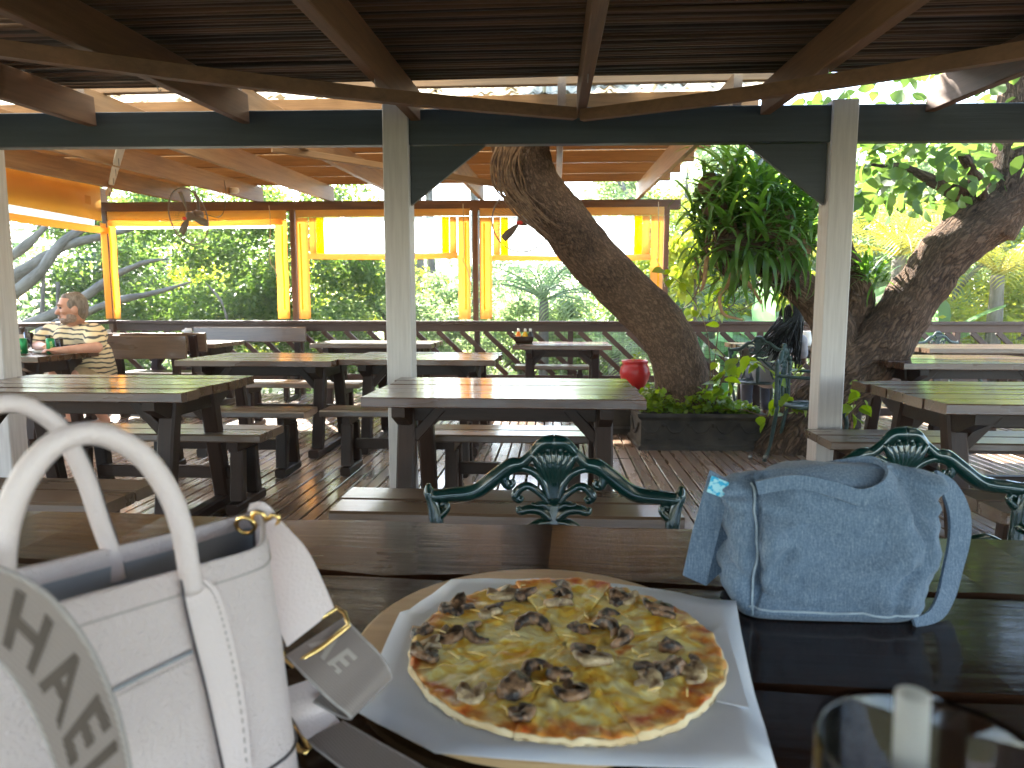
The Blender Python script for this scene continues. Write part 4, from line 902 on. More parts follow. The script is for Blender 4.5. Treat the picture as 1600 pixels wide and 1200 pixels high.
# ------------------------------------------------------------------ denim bag
db = empty('denim_bag', (.35, .84, TZ), 0, 'faded blue denim shoulder bag slumped on the right of the table', 'bag')
def dl(v): return Vector(v) - Vector(db.location)
def dring(x0, x1, y0, y1, z, rad, n=144):
    pts = []; cx, cy_ = (x0 + x1) / 2, (y0 + y1) / 2; hx, hy = (x1 - x0) / 2, (y1 - y0) / 2
    for k in range(n):
        a = 2 * math.pi * k / n; e = rad; c, s = math.cos(a), math.sin(a)
        x = cx + hx * math.copysign(abs(c) ** e, c); y = cy_ + hy * math.copysign(abs(s) ** e, s)
        w = .010 * noise.noise(Vector((x * 13 + z * 16, y * 9, z * 11 - x * 9))) + .006 * noise.noise(Vector((x * 34 - z * 22, y * 22, z * 20 + x * 18))) + .0025 * noise.noise(Vector((x * 80, y * 60, z * 70))) - (.011 * math.exp(-((x - .232 - .05 * (z - TZ)) / .007) ** 2) + .006 * math.exp(-((x - .250 - .9 * (TZ + .165 - z)) / .009) ** 2) * (1 if z > TZ + .09 else 0)) * (1 if s < 0 else 0)
        rg1 = max(0, 1 - abs(noise.noise(Vector((x * 9 + z * 14, y * 5 + 2, z * 7 - x * 7)))) * 6); rg2 = max(0, 1 - abs(noise.noise(Vector((x * 15 - z * 12, y * 8 + 7, z * 16 + x * 10)))) * 6)
        w = w * 1.25 - .007 * rg1 - .0045 * rg2
        f = min(1, (z - TZ) / .03); pts.append(Vector((x + w * c * f, y + w * 1.3 * (-1 if s < 0 else 1) * abs(s) * f, z + .006 * noise.noise(Vector((x * 9, 3, z * 4))) * (f if z > TZ + .14 else 0) + (.013 * math.sin((x - .24) * 12) if z > TZ + .125 else 0) * min(1, (z - TZ - .125) / .03))))
    return pts
lv = [(.226, .432, .790, .905, TZ + .001, .36), (.219, .440, .780, .912, TZ + .010, .38), (.216, .446, .778, .915, TZ + .035, .42), (.213, .456, .779, .915, TZ + .070, .42), (.209, .466, .788, .912, TZ + .105, .42),
      (.204, .472, .800, .903, TZ + .130, .42), (.204, .476, .815, .893, TZ + .150, .42), (.210, .476, .830, .882, TZ + .160, .45), (.228, .460, .842, .868, TZ + .164, .5)]
fine = []
for i in range(len(lv) - 1):
    for t in np.linspace(0, 1, 8)[:-1]: fine.append([a + (b - a) * t for a, b in zip(lv[i], lv[i + 1])])
fine.append(lv[-1]); V, F = [], []
for q in fine: V += dring(*q)
n = 144
for l in range(len(fine) - 1):
    for k in range(n): F.append((l * n + k, l * n + (k + 1) % n, l * n + n + (k + 1) % n, l * n + n + k))
F.append(tuple(reversed(range(n)))); F.append(tuple((len(fine) - 1) * n + k for k in range(n)))
ob('body', me('body', [dl(v) for v in V], F, M['denim'], True), db)
rows_ = [V[i * n:(i + 1) * n] for i in range(len(fine))]; half = [[p for k, p in enumerate(r_) if k > n // 2] for r_ in rows_]
seam_ = [min(h, key=lambda p: abs(p.x - (.236 + .04 * (p.z - TZ)))) for h in half[2:-10]]
ob('seam', me('seam', *tube([dl(p + Vector((.002, -.0012, 0))) for p in cr(seam_[::4] + [seam_[-1]], 40)], .0015, 6), M['denim_seam'], True), db)
hem_ = [p for p in half[8] if .234 < p.x < .425]; ob('hem', me('hem', *tube([dl(p + Vector((0, -.0008, 0))) for p in hem_], .0014, 6), M['denim_seam'], True), db)
def drib(name, A, Bd, th=.004, m='denim', n=28): return ob(name, me(name, *ribbon([dl(p) for p in A], [dl(p) for p in Bd], th, n * 3), M[m], False), db)
drib('top_handle', [aty(a, b, y) for a, b, y in ((1180, 752, .815), (1240, 742, .81), (1300, 752, .805), (1345, 764, .80), (1378, 752, .805), (1384, 733, .83), (1360, 714, .86), (1310, 720, .87), (1260, 728, .87))],
     [aty(a, b, y) for a, b, y in ((1185, 772, .815), (1245, 764, .808), (1300, 776, .80), (1348, 790, .795), (1390, 772, .80), (1398, 748, .835), (1362, 734, .87), (1310, 738, .88), (1260, 744, .88))])
drib('side_strap', [aty(a, b, .852) for a, b in ((1109, 734), (1096, 780), (1082, 830), (1073, 870), (1067, 898))], [aty(a, b, .846) for a, b in ((1142, 752), (1134, 790), (1124, 830), (1112, 875), (1103, 914))], .005)
drib('strap_return', [aty(a, b, .862) for a, b in ((1103, 914), (1118, 900), (1134, 886))], [aty(a, b, .858) for a, b in ((1128, 800), (1140, 800), (1152, 800))], .004)
drib('blue_patch', [aty(a, b, .843) for a, b in ((1112, 743), (1108, 756), (1104, 768))], [aty(a, b, .840) for a, b in ((1139, 754), (1136, 766), (1133, 779))], .003, 'patch', 6)
drib('shoulder_strap', [aty(a, b, y) for a, b, y in ((1462, 735, .87), (1492, 755, .875), (1513, 795, .875), (1515, 840, .865), (1503, 890, .85), (1490, 935, .83), (1470, 968, .80), (1430, 981, .785))],
     [aty(a, b, y) for a, b, y in ((1464, 752, .86), (1474, 776, .862), (1482, 805, .862), (1482, 845, .855), (1472, 895, .84), (1464, 930, .82), (1450, 955, .80), (1425, 966, .785))], .004)

# ------------------------------------------------------------------ drinking glass and straw
gl = MB(); zr = 1.003 - TZ
gp = [(.028, .0), (.031, .004), (.0325, .06), (.0345, .15), (.0362, zr - .002), (.0358, zr), (.0342, zr - .002), (.0322, .15), (.030, .06), (.0285, .016), (.001, .014)]
go = MB().add(lathe(gp, 48)).build('drinking_glass', M['glass'], loc=(.127, .22, TZ + .001)); tag(go, 'empty clear drinking glass at the lower right corner', 'glass')
so = ob('drinking_straw', me('drinking_straw', *lathe([(.0052, 0), (.0052, .228), (.0046, .228), (.0046, .001)], 16), M['straw'], True), loc=(.124, .222, TZ + .016), rot=(R(1), R(-1.5), 0)); tag(so, 'wide translucent straw standing in the glass', 'straw')

# ------------------------------------------------------------------ trees
def trunk_me(name, P, r, m, seg=26, n=60, amp=.05, nsc=3.0, seed=0):
    C = cr(P, n); rr_ = lerp_list(r, n); V, F, UV = [], [], []
    u = Vector((1, 0, 0)); vlen = [0.]
    for i in range(1, n): vlen.append(vlen[-1] + (C[i] - C[i - 1]).length)
    for i in range(n):
        t = (C[min(i + 1, n - 1)] - C[max(i - 1, 0)]).normalized(); u = (u - t * u.dot(t)).normalized(); w = t.cross(u)
        for k in range(seg):
            a = 2 * math.pi * k / seg; d = u * math.cos(a) + w * math.sin(a); p = C[i] + d * rr_[i]
            q = p * nsc + Vector((seed, 0, 0)); dsp = amp * (noise.noise(q) + .5 * noise.noise(q * 2.3) + .35 * noise.noise(q * 6))
            V.append(p + d * dsp)
    ra = sum(rr_) / n
    for i in range(n - 1):
        for k in range(seg):
            F.append((i * seg + k, i * seg + (k + 1) % seg, (i + 1) * seg + (k + 1) % seg, (i + 1) * seg + k))
            U0, U1 = 2 * math.pi * ra * k / seg, 2 * math.pi * ra * (k + 1) / seg; UV += [U0 + seed, vlen[i], U1 + seed, vlen[i], U1 + seed, vlen[i + 1], U0 + seed, vlen[i + 1]]
    F.append(tuple(reversed(range(seg)))); F.append(tuple((n - 1) * seg + k for k in range(seg))); UV += [0, 0] * (2 * seg)
    d = me(name, V, F, m, True); l = d.uv_layers.new(name='UVMap'); l.data.foreach_set('uv', UV); return d
def leaves_me(name, pos, size, m, seed=0, up=.35, droop=-.25, wid=.24, out=None, hi=False):
    g = np.random.default_rng(seed); N = len(pos); size = np.broadcast_to(size, (N,)) * g.uniform(.7, 1.25, N)
    d = g.normal(size=(N, 3)); d[:, 2] = d[:, 2] * .6 + droop
    d /= np.linalg.norm(d, axis=1)[:, None]
    nn = g.normal(size=(N, 3)); nn[:, 2] += up * 3; nn -= d * (nn * d).sum(1)[:, None]; nn /= np.linalg.norm(nn, axis=1)[:, None]; w = np.cross(nn, d)
    s = size[:, None]
    if hi: prof = [(0, 0, 0), (.2, .75, .05), (.5, 1., .05), (.8, .55, -.04), (1., 0, -.14), (.8, -.55, -.04), (.5, -1., .05), (.2, -.75, .05)]; tris = [0, 1, 7, 1, 2, 6, 1, 6, 7, 2, 3, 5, 2, 5, 6, 3, 4, 5]
    else: prof = [(0, 0, 0), (.42, 1., .07), (1., 0, -.12), (.42, -1., .07)]; tris = [0, 1, 2, 0, 2, 3]
    K, T = len(prof), len(tris) // 3; V = np.empty((N, K, 3))
    for q, (a, b, c) in enumerate(prof): V[:, q] = pos + d * s * a + w * s * wid * b + nn * s * c
    me_ = bpy.data.meshes.new(name); me_.vertices.add(N * K); me_.vertices.foreach_set('co', V.reshape(-1))
    tri = (np.arange(N)[:, None] * K + np.array(tris)[None]).reshape(-1)
    me_.loops.add(N * T * 3); me_.loops.foreach_set('vertex_index', tri.astype(np.int32)); me_.polygons.add(N * T)
    me_.polygons.foreach_set('loop_start', np.arange(0, N * T * 3, 3, dtype=np.int32)); me_.polygons.foreach_set('loop_total', np.full(N * T, 3, dtype=np.int32))
    me_.materials.append(m); me_.update(); me_.validate(); return me_
def clumps(seed, n, rad, cr_, nc, flat=.75, hollow=.35):
    """leaf positions: nc clumps spread through an ellipsoid, denser towards its skin"""
    g = np.random.default_rng(seed); c = g.normal(size=(nc, 3)); c /= np.linalg.norm(c, axis=1)[:, None]; c *= (hollow + (1 - hollow) * g.random((nc, 1)) ** .5) * np.array(rad)
    k = g.integers(0, nc, n); p = g.normal(size=(n, 3)); p /= np.linalg.norm(p, axis=1)[:, None]; p *= g.random((n, 1)) ** .4 * cr_ * g.uniform(.55, 1.25, nc)[k][:, None]; p[:, 2] *= flat
    return c[k] + p
CR = {}
def crown(kind, mat, n=11000, size=.13, rad=(2.3, 2.0, 1.7), nc=46, cr_=.55):
    key = (kind, mat)
    if key not in CR: CR[key] = leaves_me('crown', clumps(kind * 13 + 1, n, rad, cr_, nc), size, M[mat], seed=kind)
    return CR[key]
def bg_tree(x, y, cz, sc, kind, mat, label, group=None, name='garden_tree', bark='bark_grey', gz=-2.3):
    t = empty(name, (x, y, gz), 0, label, 'tree', group); h = cz - gz; rn = random.Random(kind + int(x * 10)); tr = []
    P = [Vector((0, 0, -.1)), Vector((rn.uniform(-.2, .2), rn.uniform(-.2, .2), h * .4)), Vector((rn.uniform(-.4, .4), 0, h * .8)), Vector((rn.uniform(-.5, .5), 0, h + 1.0 * sc))]
    ob('trunk', trunk_me('trunk', P, [.20 * sc, .15 * sc, .10 * sc, .03], M[bark], seg=10, n=14, amp=.03), t)
    for k in range(4):
        a = rn.uniform(0, 6.28); b = P[1].lerp(P[2], rn.random()); e = Vector((math.cos(a) * 1.4 * sc, math.sin(a) * 1.2 * sc, h + rn.uniform(-.3, .9) * sc))
        ob('limb', trunk_me('limb', [b, b.lerp(e, .5) + Vector((0, 0, .25)), e], [.07 * sc, .05 * sc, .02], M[bark], seg=7, n=9, amp=.02), t)
    ob('crown', crown(kind, mat), t, loc=(0, 0, h), rot=(0, 0, rn.uniform(0, 6.28)), sc=(sc, sc, sc * rn.uniform(.85, 1.05))); return t

# leaning tree in the planter
t1 = empty('leaning_tree', (1.13, 5.85, 0), 0, 'brown leaning trunk rising from the stone planter up through the roof', 'tree'); L1 = Vector(t1.location)
pth = [(1074, 688), (1071, 640), (1057, 555), (1020, 497), (938, 417), (880, 345), (834, 290), (814, 235), (806, 170), (800, 60)]
ob('trunk', trunk_me('trunk', [aty(a, b, 5.85) - L1 for a, b in pth], [.29, .24, .215, .215, .215, .215, .225, .235, .23, .2], M['bark_a'], seg=40, n=110, amp=.022, nsc=4, seed=2), t1)
top = aty(800, 60, 5.85) - L1
for k, (dx, dy, dz) in enumerate(((-1.2, .3, 1.0), (1.0, .2, 1.3), (-.2, -.8, 1.5))): ob('limb', trunk_me('limb', [top, top + Vector((dx * .5, dy * .5, dz * .6)), top + Vector((dx, dy, dz))], [.13, .09, .04], M['bark_a'], seg=10, n=10, amp=.02), t1)
ob('crown', crown(7, 'leaf_mid', n=5000, size=.16, rad=(1.7, 1.2, .8), nc=26), t1, loc=top + Vector((0, 0, 1.6)))
rn = random.Random(8); rt = []
for k in range(26):                             # aerial roots hugging the upper trunk
    i0 = rn.uniform(0, 1); x0 = 788 + rn.uniform(-14, 30); P = []
    for j in range(7):
        f = j / 6; cx = 790 + 4 * math.sin(j + k) + (x0 - 788) * (1 - f * .3) + f * f * 62 * rn.uniform(.8, 1.15) - 16 * math.sin(f * 3.1); P.append(aty(cx, 228 + f * (110 + 40 * i0), 5.62 - .02 * rn.random()) - L1)
    ob('hanging_root', me('hanging_root', *tube(cr(P, 16), [.010 + .006 * rn.random(), .008, .004], 5), M['root'], True), t1)
# ridged tree on the right
t2 = empty('forked_tree', (2.0, 5.6, 0), 0, 'thick ridged trunk leaning right past the white post, forked and carrying epiphytes', 'tree'); L2 = Vector(t2.location)
p2 = [(1208, 745), (1234, 690), (1282, 628), (1332, 585), (1370, 546), (1411, 490), (1463, 412), (1542, 342), (1640, 268), (1730, 180), (1800, 60)]
ob('trunk', trunk_me('trunk', [aty(a, b, 5.6) - L2 for a, b in p2], [.32, .27, .25, .235, .22, .20, .195, .21, .22, .2, .18], M['bark_b'], seg=44, n=120, amp=.03, nsc=5, seed=5), t2)
def limb2(pl, r, **k): return ob('limb', trunk_me('limb', [aty(*q) - L2 for q in pl], r, M['bark_b'], seg=18, n=34, amp=.02, nsc=5), t2)
limb2([(1545, 365, 5.6), (1576, 300, 5.55), (1592, 220, 5.5), (1600, 100, 5.4)], [.18, .17, .16, .15])
limb2([(1310, 590, 5.65), (1304, 520, 5.68), (1278, 475, 5.68), (1230, 432, 5.65), (1180, 395, 5.6), (1120, 375, 5.55)], [.22, .17, .15, .13, .12, .08])
limb2([(1310, 560, 5.7), (1340, 470, 5.75), (1330, 430, 5.78), (1318, 380, 5.8)], [.14, .12, .10, .06])
limb2([(1510, 310, 5.55), (1450, 280, 5.4), (1410, 262, 5.35), (1350, 258, 5.3)], [.06, .04, .03, .012]); limb2([(1535, 310, 5.5), (1520, 270, 5.3), (1500, 235, 5.2)], [.05, .04, .02])
g = np.random.default_rng(3); NL = 900
lp = np.stack([g.uniform(1.7, 4.9, NL), g.uniform(4.75, 7.2, NL), 2.05 + g.random(NL) ** 1.3 * 1.6], 1)
lo = [aty(a, b, y) for a, b, y in [(g.uniform(1345, 1530), g.uniform(190, 320), g.uniform(4.9, 5.9)) for _ in range(170)]]
keep = ~((lp[:, 0] < 2.0) & (lp[:, 2] < 2.2)); lp = np.concatenate([lp[keep], np.array([list(v) for v in lo])]) - np.array(L2)
ob('crown', leaves_me('crown', lp, .15, M['leaf_mid'], seed=9, wid=.27, droop=-.5, hi=True), t2)
ob('upper_crown', leaves_me('upper_crown', clumps(77, 6000, (2.4, 2.0, .9), .5, 30) + np.array([2.2, .6, 4.4]), .15, M['leaf_mid'], seed=10), t2)

# strap-leaved epiphyte clump on the fork: each blade a part
ep = empty('epiphyte_clump', aty(1195, 400, 5.5), 0, 'dense mass of dark green strap-leaved epiphytes hanging on the forked tree', 'plant'); E0 = Vector(ep.location)
def strap_mesh(L, w, bend, seed):
    n = 7; V, F = [], []; a = 0.; p = Vector((0, 0, 0))
    for i in range(n):
        f = i / (n - 1); ww = w * (1 - f ** 2.2) * (.55 + .45 * min(1, f * 4)) + .0008
        V += [p + Vector((0, -ww, ww * .25)), p.copy(), p + Vector((0, ww, ww * .25))]; a -= bend / n * (.5 + f); p = p + Vector((math.cos(a), 0, math.sin(a))) * (L / (n - 1))
    for i in range(n - 1):
        for k in range(2): F.append((i * 3 + k, i * 3 + k + 1, i * 3 + k + 4, i * 3 + k + 3))
    return V, F
sm = [me('leaf', *strap_mesh(L, w, b, 0), M['leaf_strap'], True) for L, w, b in ((.34, .022, 1.0), (.42, .020, 1.7), (.30, .027, .6), (.46, .018, 2.3), (.26, .030, 1.3))]
rn = random.Random(21); core = []
for k in range(290):
    cxp, cyp = rn.gauss(1185, 48), rn.gauss(335, 50)
    if ((cxp - 1185) / 105) ** 2 + ((cyp - 340) / 112) ** 2 > 1: cxp, cyp = 1185 + rn.uniform(-80, 85), 345 + rn.uniform(-85, 80)
    cyp = min(cyp, 392)
    y = 5.5 - .25 * math.sqrt(max(0, 1 - ((cxp - 1185) / 110) ** 2 - ((cyp - 340) / 120) ** 2)) + rn.uniform(-.05, .3)
    p = aty(cxp, cyp, y) - E0; core.append(p)
    az = rn.uniform(0, 6.28); el = rn.uniform(-.1, 1.25) if cyp < 380 else rn.uniform(-1.2, .5)
    if rn.random() < .55: az = -math.pi / 2 + rn.uniform(-1.3, 1.3)
    ob('leaf', rn.choice(sm), ep, loc=p, rot=(rn.uniform(-.3, .3), -el, az), sc=rn.uniform(.75, 1.2))
sv = MB(); ms = [strap_mesh(.34, .020, 1.4, 0), strap_mesh(.26, .025, .8, 0)]
for k in range(900):
    cxp, cyp = 1185 + rn.uniform(-105, 105), 345 + rn.uniform(-110, 110)
    if ((cxp - 1185) / 112) ** 2 + ((cyp - 345) / 115) ** 2 > 1: continue
    az = rn.uniform(0, 6.28); el = rn.uniform(-.8, 1.2); sv.add(rn.choice(ms), Matrix.Translation(aty(cxp, cyp, 5.5 + rn.uniform(0, .45)) - E0) @ Matrix.Rotation(az, 4, 'Z') @ Matrix.Rotation(-el, 4, 'Y') @ Matrix.Scale(rn.uniform(.7, 1.15), 4))
tag(sv.build('inner_leaves', M['leaf_strap'], ep), kind='stuff')
co = MB()
for (a, b, y, r) in ((1120, 330, 5.65, .12), (1150, 360, 5.65, .16), (1200, 350, 5.68, .2), (1240, 390, 5.68, .14), (1110, 290, 5.65, .10), (1140, 420, 5.62, .08)): co.add(ball(aty(a, b, y) - E0, (r, r * .8, r), 12, 8))
c_ = co.build('root_mass', M['root'], ep); c_['kind'] = 'stuff'
for k in range(46):
    a = rn.uniform(1085, 1250); b = rn.uniform(330, 410); ln = rn.uniform(30, 110); P = [aty(a + rn.uniform(-8, 8) * j, b + ln * j / 4, 5.45 + rn.uniform(0, .15)) - E0 for j in range(5)]
    ob('hanging_root', me('hanging_root', *tube(cr(P, 10), [.008, .006, .003], 5), M['root'], True), ep)
for pl in ([(1145, 405), (1140, 440), (1125, 460), (1130, 490), (1160, 500)], [(1105, 400), (1100, 440), (1095, 455)], [(1150, 425), (1175, 450), (1190, 475)]):
    ob('hanging_root', me('hanging_root', *tube(cr([aty(a, b, 5.4) - E0 for a, b in pl], 18), [.018, .015, .009], 6, rough=.15), plain('tan_root', (.40, .24, .12), (.28, .15, .07), rough=.9, scale=30), True), ep)
# smaller tuft beside the post
tf_ = empty('epiphyte_tuft', aty(1360, 430, 5.6), 0, 'small tuft of strap leaves right of the white post on the trunk', 'plant')
for k in range(34): ob('leaf', rn.choice(sm), tf_, loc=(rn.uniform(-.08, .08), rn.uniform(-.06, .06), rn.uniform(-.06, .1)), rot=(0, -rn.uniform(.0, 1.3), rn.uniform(0, 6.28)), sc=rn.uniform(.6, .9))

# ------------------------------------------------------------------ stone planter, ground cover, vine
pl = empty('stone_planter', (1.17, 5.78, 0), R(2), 'long dark stone planter box with worn relief around the leaning trunk', 'planter')
def rect_loft(prof, hx, hy):
    V, F = [], []
    for (o_, z) in prof: V += [(-hx - o_, -hy - o_, z), (hx + o_, -hy - o_, z), (hx + o_, hy + o_, z), (-hx - o_, hy + o_, z)]
    for l in range(len(prof) - 1):
        for k in range(4): F.append((l * 4 + k, l * 4 + (k + 1) % 4, l * 4 + 4 + (k + 1) % 4, l * 4 + 4 + k))
    F.append((3, 2, 1, 0)); e = (len(prof) - 1) * 4; F.append((e, e + 1, e + 2, e + 3)); return V, F
ob('box', me('box', *rect_loft([(0, 0), (0, .03), (-.018, .045), (-.02, .24), (.0, .26), (.012, .275), (.012, .30), (-.02, .30), (-.035, .27)], .50, .31), M['stone']), pl)
ob('soil', me('soil', *rect_loft([(0, .20), (0, .274)], .46, .27), M['soil']), pl)
rl = MB()
for k in range(5):
    x = -.4 + k * .2; rl.add(tube(cr([(x - .08, -.291, .20), (x - .04, -.292, .15), (x, -.292, .14), (x + .04, -.292, .15), (x + .08, -.291, .20)], 14), [.006, .008, .011, .008, .006], 6)); rl.add(ball((x + .1, -.297, .205), .018, 8, 6)); rl.add(tube([(x - .06, -.291, .09), (x, -.292, .082), (x + .06, -.291, .09)], .006, 6))
tag(rl.build('relief', M['stone'], pl), kind='stuff')
for s in (-1, 1): ob('end_relief', me('end_relief', *tube(cr([(s * .485, -.2, .2), (s * .492, 0, .10), (s * .485, .2, .2)], 12), .015, 6), M['stone'], True), pl)
g = np.random.default_rng(12); N = 1500; gx = g.uniform(-.46, .46, N); gy = g.uniform(-.28, .1, N); hh = (.05 + .14 * np.abs(np.sin(gx * 7 + 1)) * (gx < .25)) * g.random(N) + .02
gc = ob('planter_ground_cover', leaves_me('planter_ground_cover', np.stack([gx, gy, hh], 1), .05, M['leaf_vine'], seed=4, wid=.42, up=.8, droop=.1, hi=True), loc=(1.17, 5.78, .275)); tag(gc, 'low bright green ground cover filling the stone planter', 'plants', kind='stuff')
def heart():
    n = 10; V = [(0, 0, 0)]; o = [(.0, .0), (.12, .30), (.36, .40), (.62, .30), (.84, .13), (1.0, 0), (.84, -.13), (.62, -.30), (.36, -.40), (.12, -.30)]
    V = [(x, y, -.18 * x * x + .15 * abs(y)) for x, y in o] + [(.5, 0, -.06)]
    return V, [(k, (k + 1) % n, n) for k in range(n)]
hm = me('leaf', *heart(), M['leaf_vine'], True)
def vine(label, stems, seed, n, sz=(.09, .15)):
    v = empty('climbing_vine', stems[0][0], 0, label, 'plant'); o = Vector(v.location); rn = random.Random(seed)
    for s in stems: ob('stem', me('stem', *tube(cr([Vector(p) - o for p in s], 20), [.005, .003], 5), M['root'], True), v)
    for k in range(n):
        s = cr(stems[k % len(stems)], 30); p = s[rn.randrange(3, 30)] - o; ob('leaf', hm, v, loc=p + Vector((rn.uniform(-.05, .05), rn.uniform(-.08, .02), rn.uniform(-.04, .04))), rot=(rn.uniform(-.7, .7), rn.uniform(-.2, 1.2), rn.uniform(0, 6.28)), sc=rn.uniform(*sz))
    return v
vine('lime green vine with broad leaves arching from the planter over the iron chair', [[aty(1115, 640, 5.6), aty(1130, 590, 5.5), aty(1150, 560, 5.4), aty(1180, 565, 5.3), aty(1230, 590, 5.2), aty(1265, 560, 5.2)], [aty(1120, 640, 5.6), aty(1160, 640, 5.5), aty(1200, 650, 5.4), aty(1225, 620, 5.3), aty(1245, 640, 5.3)], [aty(1110, 630, 5.6), aty(1125, 600, 5.5), aty(1132, 575, 5.45), aty(1125, 570, 5.4)]], 3, 46)
vine('yellow green vine climbing the right side of the leaning trunk', [[aty(1110, 640, 6.0), aty(1108, 540, 6.05), aty(1090, 480, 6.05), aty(1060, 440, 6.05), aty(1030, 425, 6.0)], [aty(1112, 600, 6.05), aty(1125, 500, 6.05), aty(1135, 450, 6.05)]], 6, 24, (.08, .13))
vine('bright leaves at the foot of the right white post', [[aty(1330, 660, 4.9), aty(1336, 620, 4.9), aty(1345, 590, 4.95)]], 9, 12, (.08, .13))
# red pot on a plinth
pln = ob('stone_plinth', me('stone_plinth', *rect_loft([(0, 0), (0, .05), (-.02, .07), (-.03, .33), (0, .36), (0, .40)], .21, .19), M['stone']), loc=(.72, 6.35, 0)); tag(pln, 'square dark stone plinth behind the middle table carrying the red pot', 'plinth')
pot = empty('red_pot', (.735, 6.28, .40), 0, 'round bright red glazed pot left of the leaning trunk', 'pot')
MB().add(lathe([(.06, 0), (.085, .015), (.125, .09), (.138, .15), (.130, .20), (.112, .235), (.118, .245), (.122, .262), (.112, .268), (.100, .262), (.095, .22), (.02, .21)], 32)).build('body', M['red_pot'], pot)
ob('sprig', leaves_me('sprig', np.array([[.03 * math.cos(k), .03 * math.sin(k), .24 + .012 * k] for k in range(9)]), .05, M['leaf_vine'], seed=2), pot)

# ------------------------------------------------------------------ wall fans
def fan(loc, rot, label, bracket):
    f = empty('wall_fan', loc, 0, label, 'fan', 'wire-caged wall fans'); f.rotation_euler = rot; Rr = .335
    ob('cage_rim', me('cage_rim', *tube([(Rr * math.cos(a), -.02, Rr * math.sin(a)) for a in np.linspace(0, 2 * math.pi, 41)[:-1]], .008, 6, closed=True), M['fan_grey'], True), f)
    w = MB()
    for k in range(60):
        a = k * math.pi / 30; c, s = math.cos(a), math.sin(a)
        for sg in (-1, 1): w.add(tube([(.06 * c, sg * .07 - .02, .06 * s), (.22 * c, sg * .06 - .02, .22 * s), (Rr * c, -.02, Rr * s)], .0011, 4))
    tag(w.build('cage_wires', M['fan_grey'], f), kind='stuff')
    for k in range(3):
        a = R(100 + 120 * k); V, F = [], []
        for i in range(7):
            t = i / 6; r = .05 + .25 * t; wd = .022 + .034 * math.sin(t * 2.4); tw = .5 - .3 * t
            for sg in (-1, 1): 
                for th in (-.003, .003): aa = a + sg * wd / (r + .06); V.append((r * math.cos(aa), sg * wd * tw * .6 + th, r * math.sin(aa)))
        for i in range(6):
            b = i * 4
            for (p, q) in ((0, 2), (2, 3), (3, 1), (1, 0)): F.append((b + p, b + q, b + q + 4, b + p + 4))
        F += [(0, 1, 3, 2), (24, 26, 27, 25)]; ob('blade', me('blade', V, F, M['fan_grey'], True), f)
    MB().add(lathe([(.05, -.04), (.055, 0), (.03, .03)], 18), Matrix.Rotation(R(90), 4, 'X')).build('hub', M['fan_grey'], f)
    MB().add(lathe([(.045, .05), (.058, .07), (.058, .16), (.04, .18)], 18), Matrix.Rotation(R(-90), 4, 'X')).build('motor', M['fan_grey'], f)
    bd_ = MB().add(lathe([(.0, .0), (.028, .0), (.028, .005), (.0, .006)], 20), Matrix.Translation((0, -.075, -.015)) @ Matrix.Rotation(R(90), 4, 'X') @ Matrix.Diagonal((1.4, .75, 1, 1))); bd_.build('badge', M['red_label'], f)
    ob('bracket', me('bracket', *tube(cr([(0, .15, .05), (0, .17, .16), (bracket[0], .16, .28)], 10), .018, 8), M['fan_grey'], True), f)
    ob('cord', me('cord', *tube(cr([(.06, .18, .0), (.30, .16, -.05), (.48, .12, .03), (.60, .10, .22), (.62, .1, .36)], 20), .004, 5), M['black_plastic'], True), f); return f
fan(aty(296, 338, 8.15), (R(14), 0, R(-24)), 'grey wire-caged fan with red badge hanging before the corner blind', (0, 0))
fan(aty(815, 345, 7.6), (R(10), 0, R(-14)), 'grey wire-caged fan half hidden behind the leaning trunk', (0, 0))

# ------------------------------------------------------------------ things on tables
cd = empty('sauce_caddy', (-.34, 7.52, .752), 0, 'dark woven caddy of sauce bottles on the small far table', 'caddy')
V, F = rect_loft([(-.012, 0), (0, .03), (.006, .075), (.0, .078), (-.006, .07), (-.014, .01)], .10, .06); ob('basket', me('basket', V, F, M['leg']), cd)
for s in (-1, 1): ob('basket_handle', me('basket_handle', *tube(cr([(s * .106, -.03, .075), (s * .115, 0, .09), (s * .106, .03, .075)], 8), .005, 6), M['leg'], True), cd)
for k, (x, mt, lab) in enumerate(((-.062, 'orange_sauce', 'orange sauce bottle in the left of the caddy'), (.012, 'yellow_sauce', 'yellow sauce bottle in the middle of the caddy'), (.07, 'white', 'white capped bottle with dark contents in the right of the caddy'))):
    b = empty('sauce_bottle', (-.34 + x, 7.52, .766), 0, lab, 'bottle', 'sauce bottles in the caddy')
    MB().add(lathe([(.026, 0), (.028, .01), (.028, .085), (.016, .11), (.013, .118)], 14)).build('bottle_body', M[mt] if k < 2 else M['black_plastic'], b)
    MB().add(lathe([(.015, .118), (.015, .135), (.011, .15)], 12)).build('cap', M['white'], b)
def can(px, py, label, rz):
    p = atz(px, py, .752); c = empty('drink_can', p, rz, label, 'can', 'green drink cans on the man\'s table')
    MB().add(lathe([(.024, 0), (.032, .009), (.032, .122), (.027, .134), (.0255, .134), (.0245, .131)], 22)).build('can_body', M['can'], c)
    tv, tf = text_vf('Sprite', .036); V = []
    for v in tv: a = -math.pi / 2 + (v.y) / .0325; V.append((.0325 * math.cos(a), .0325 * math.sin(a), .067 + v.x))
    ob('lettering', me('lettering', V, tf, M['lime']), c); return c
can(37, 553, 'green soda can with tall lettering at the far left of the man\'s table', R(-10)); can(80, 553, 'green soda can standing before the man\'s hands', R(50))
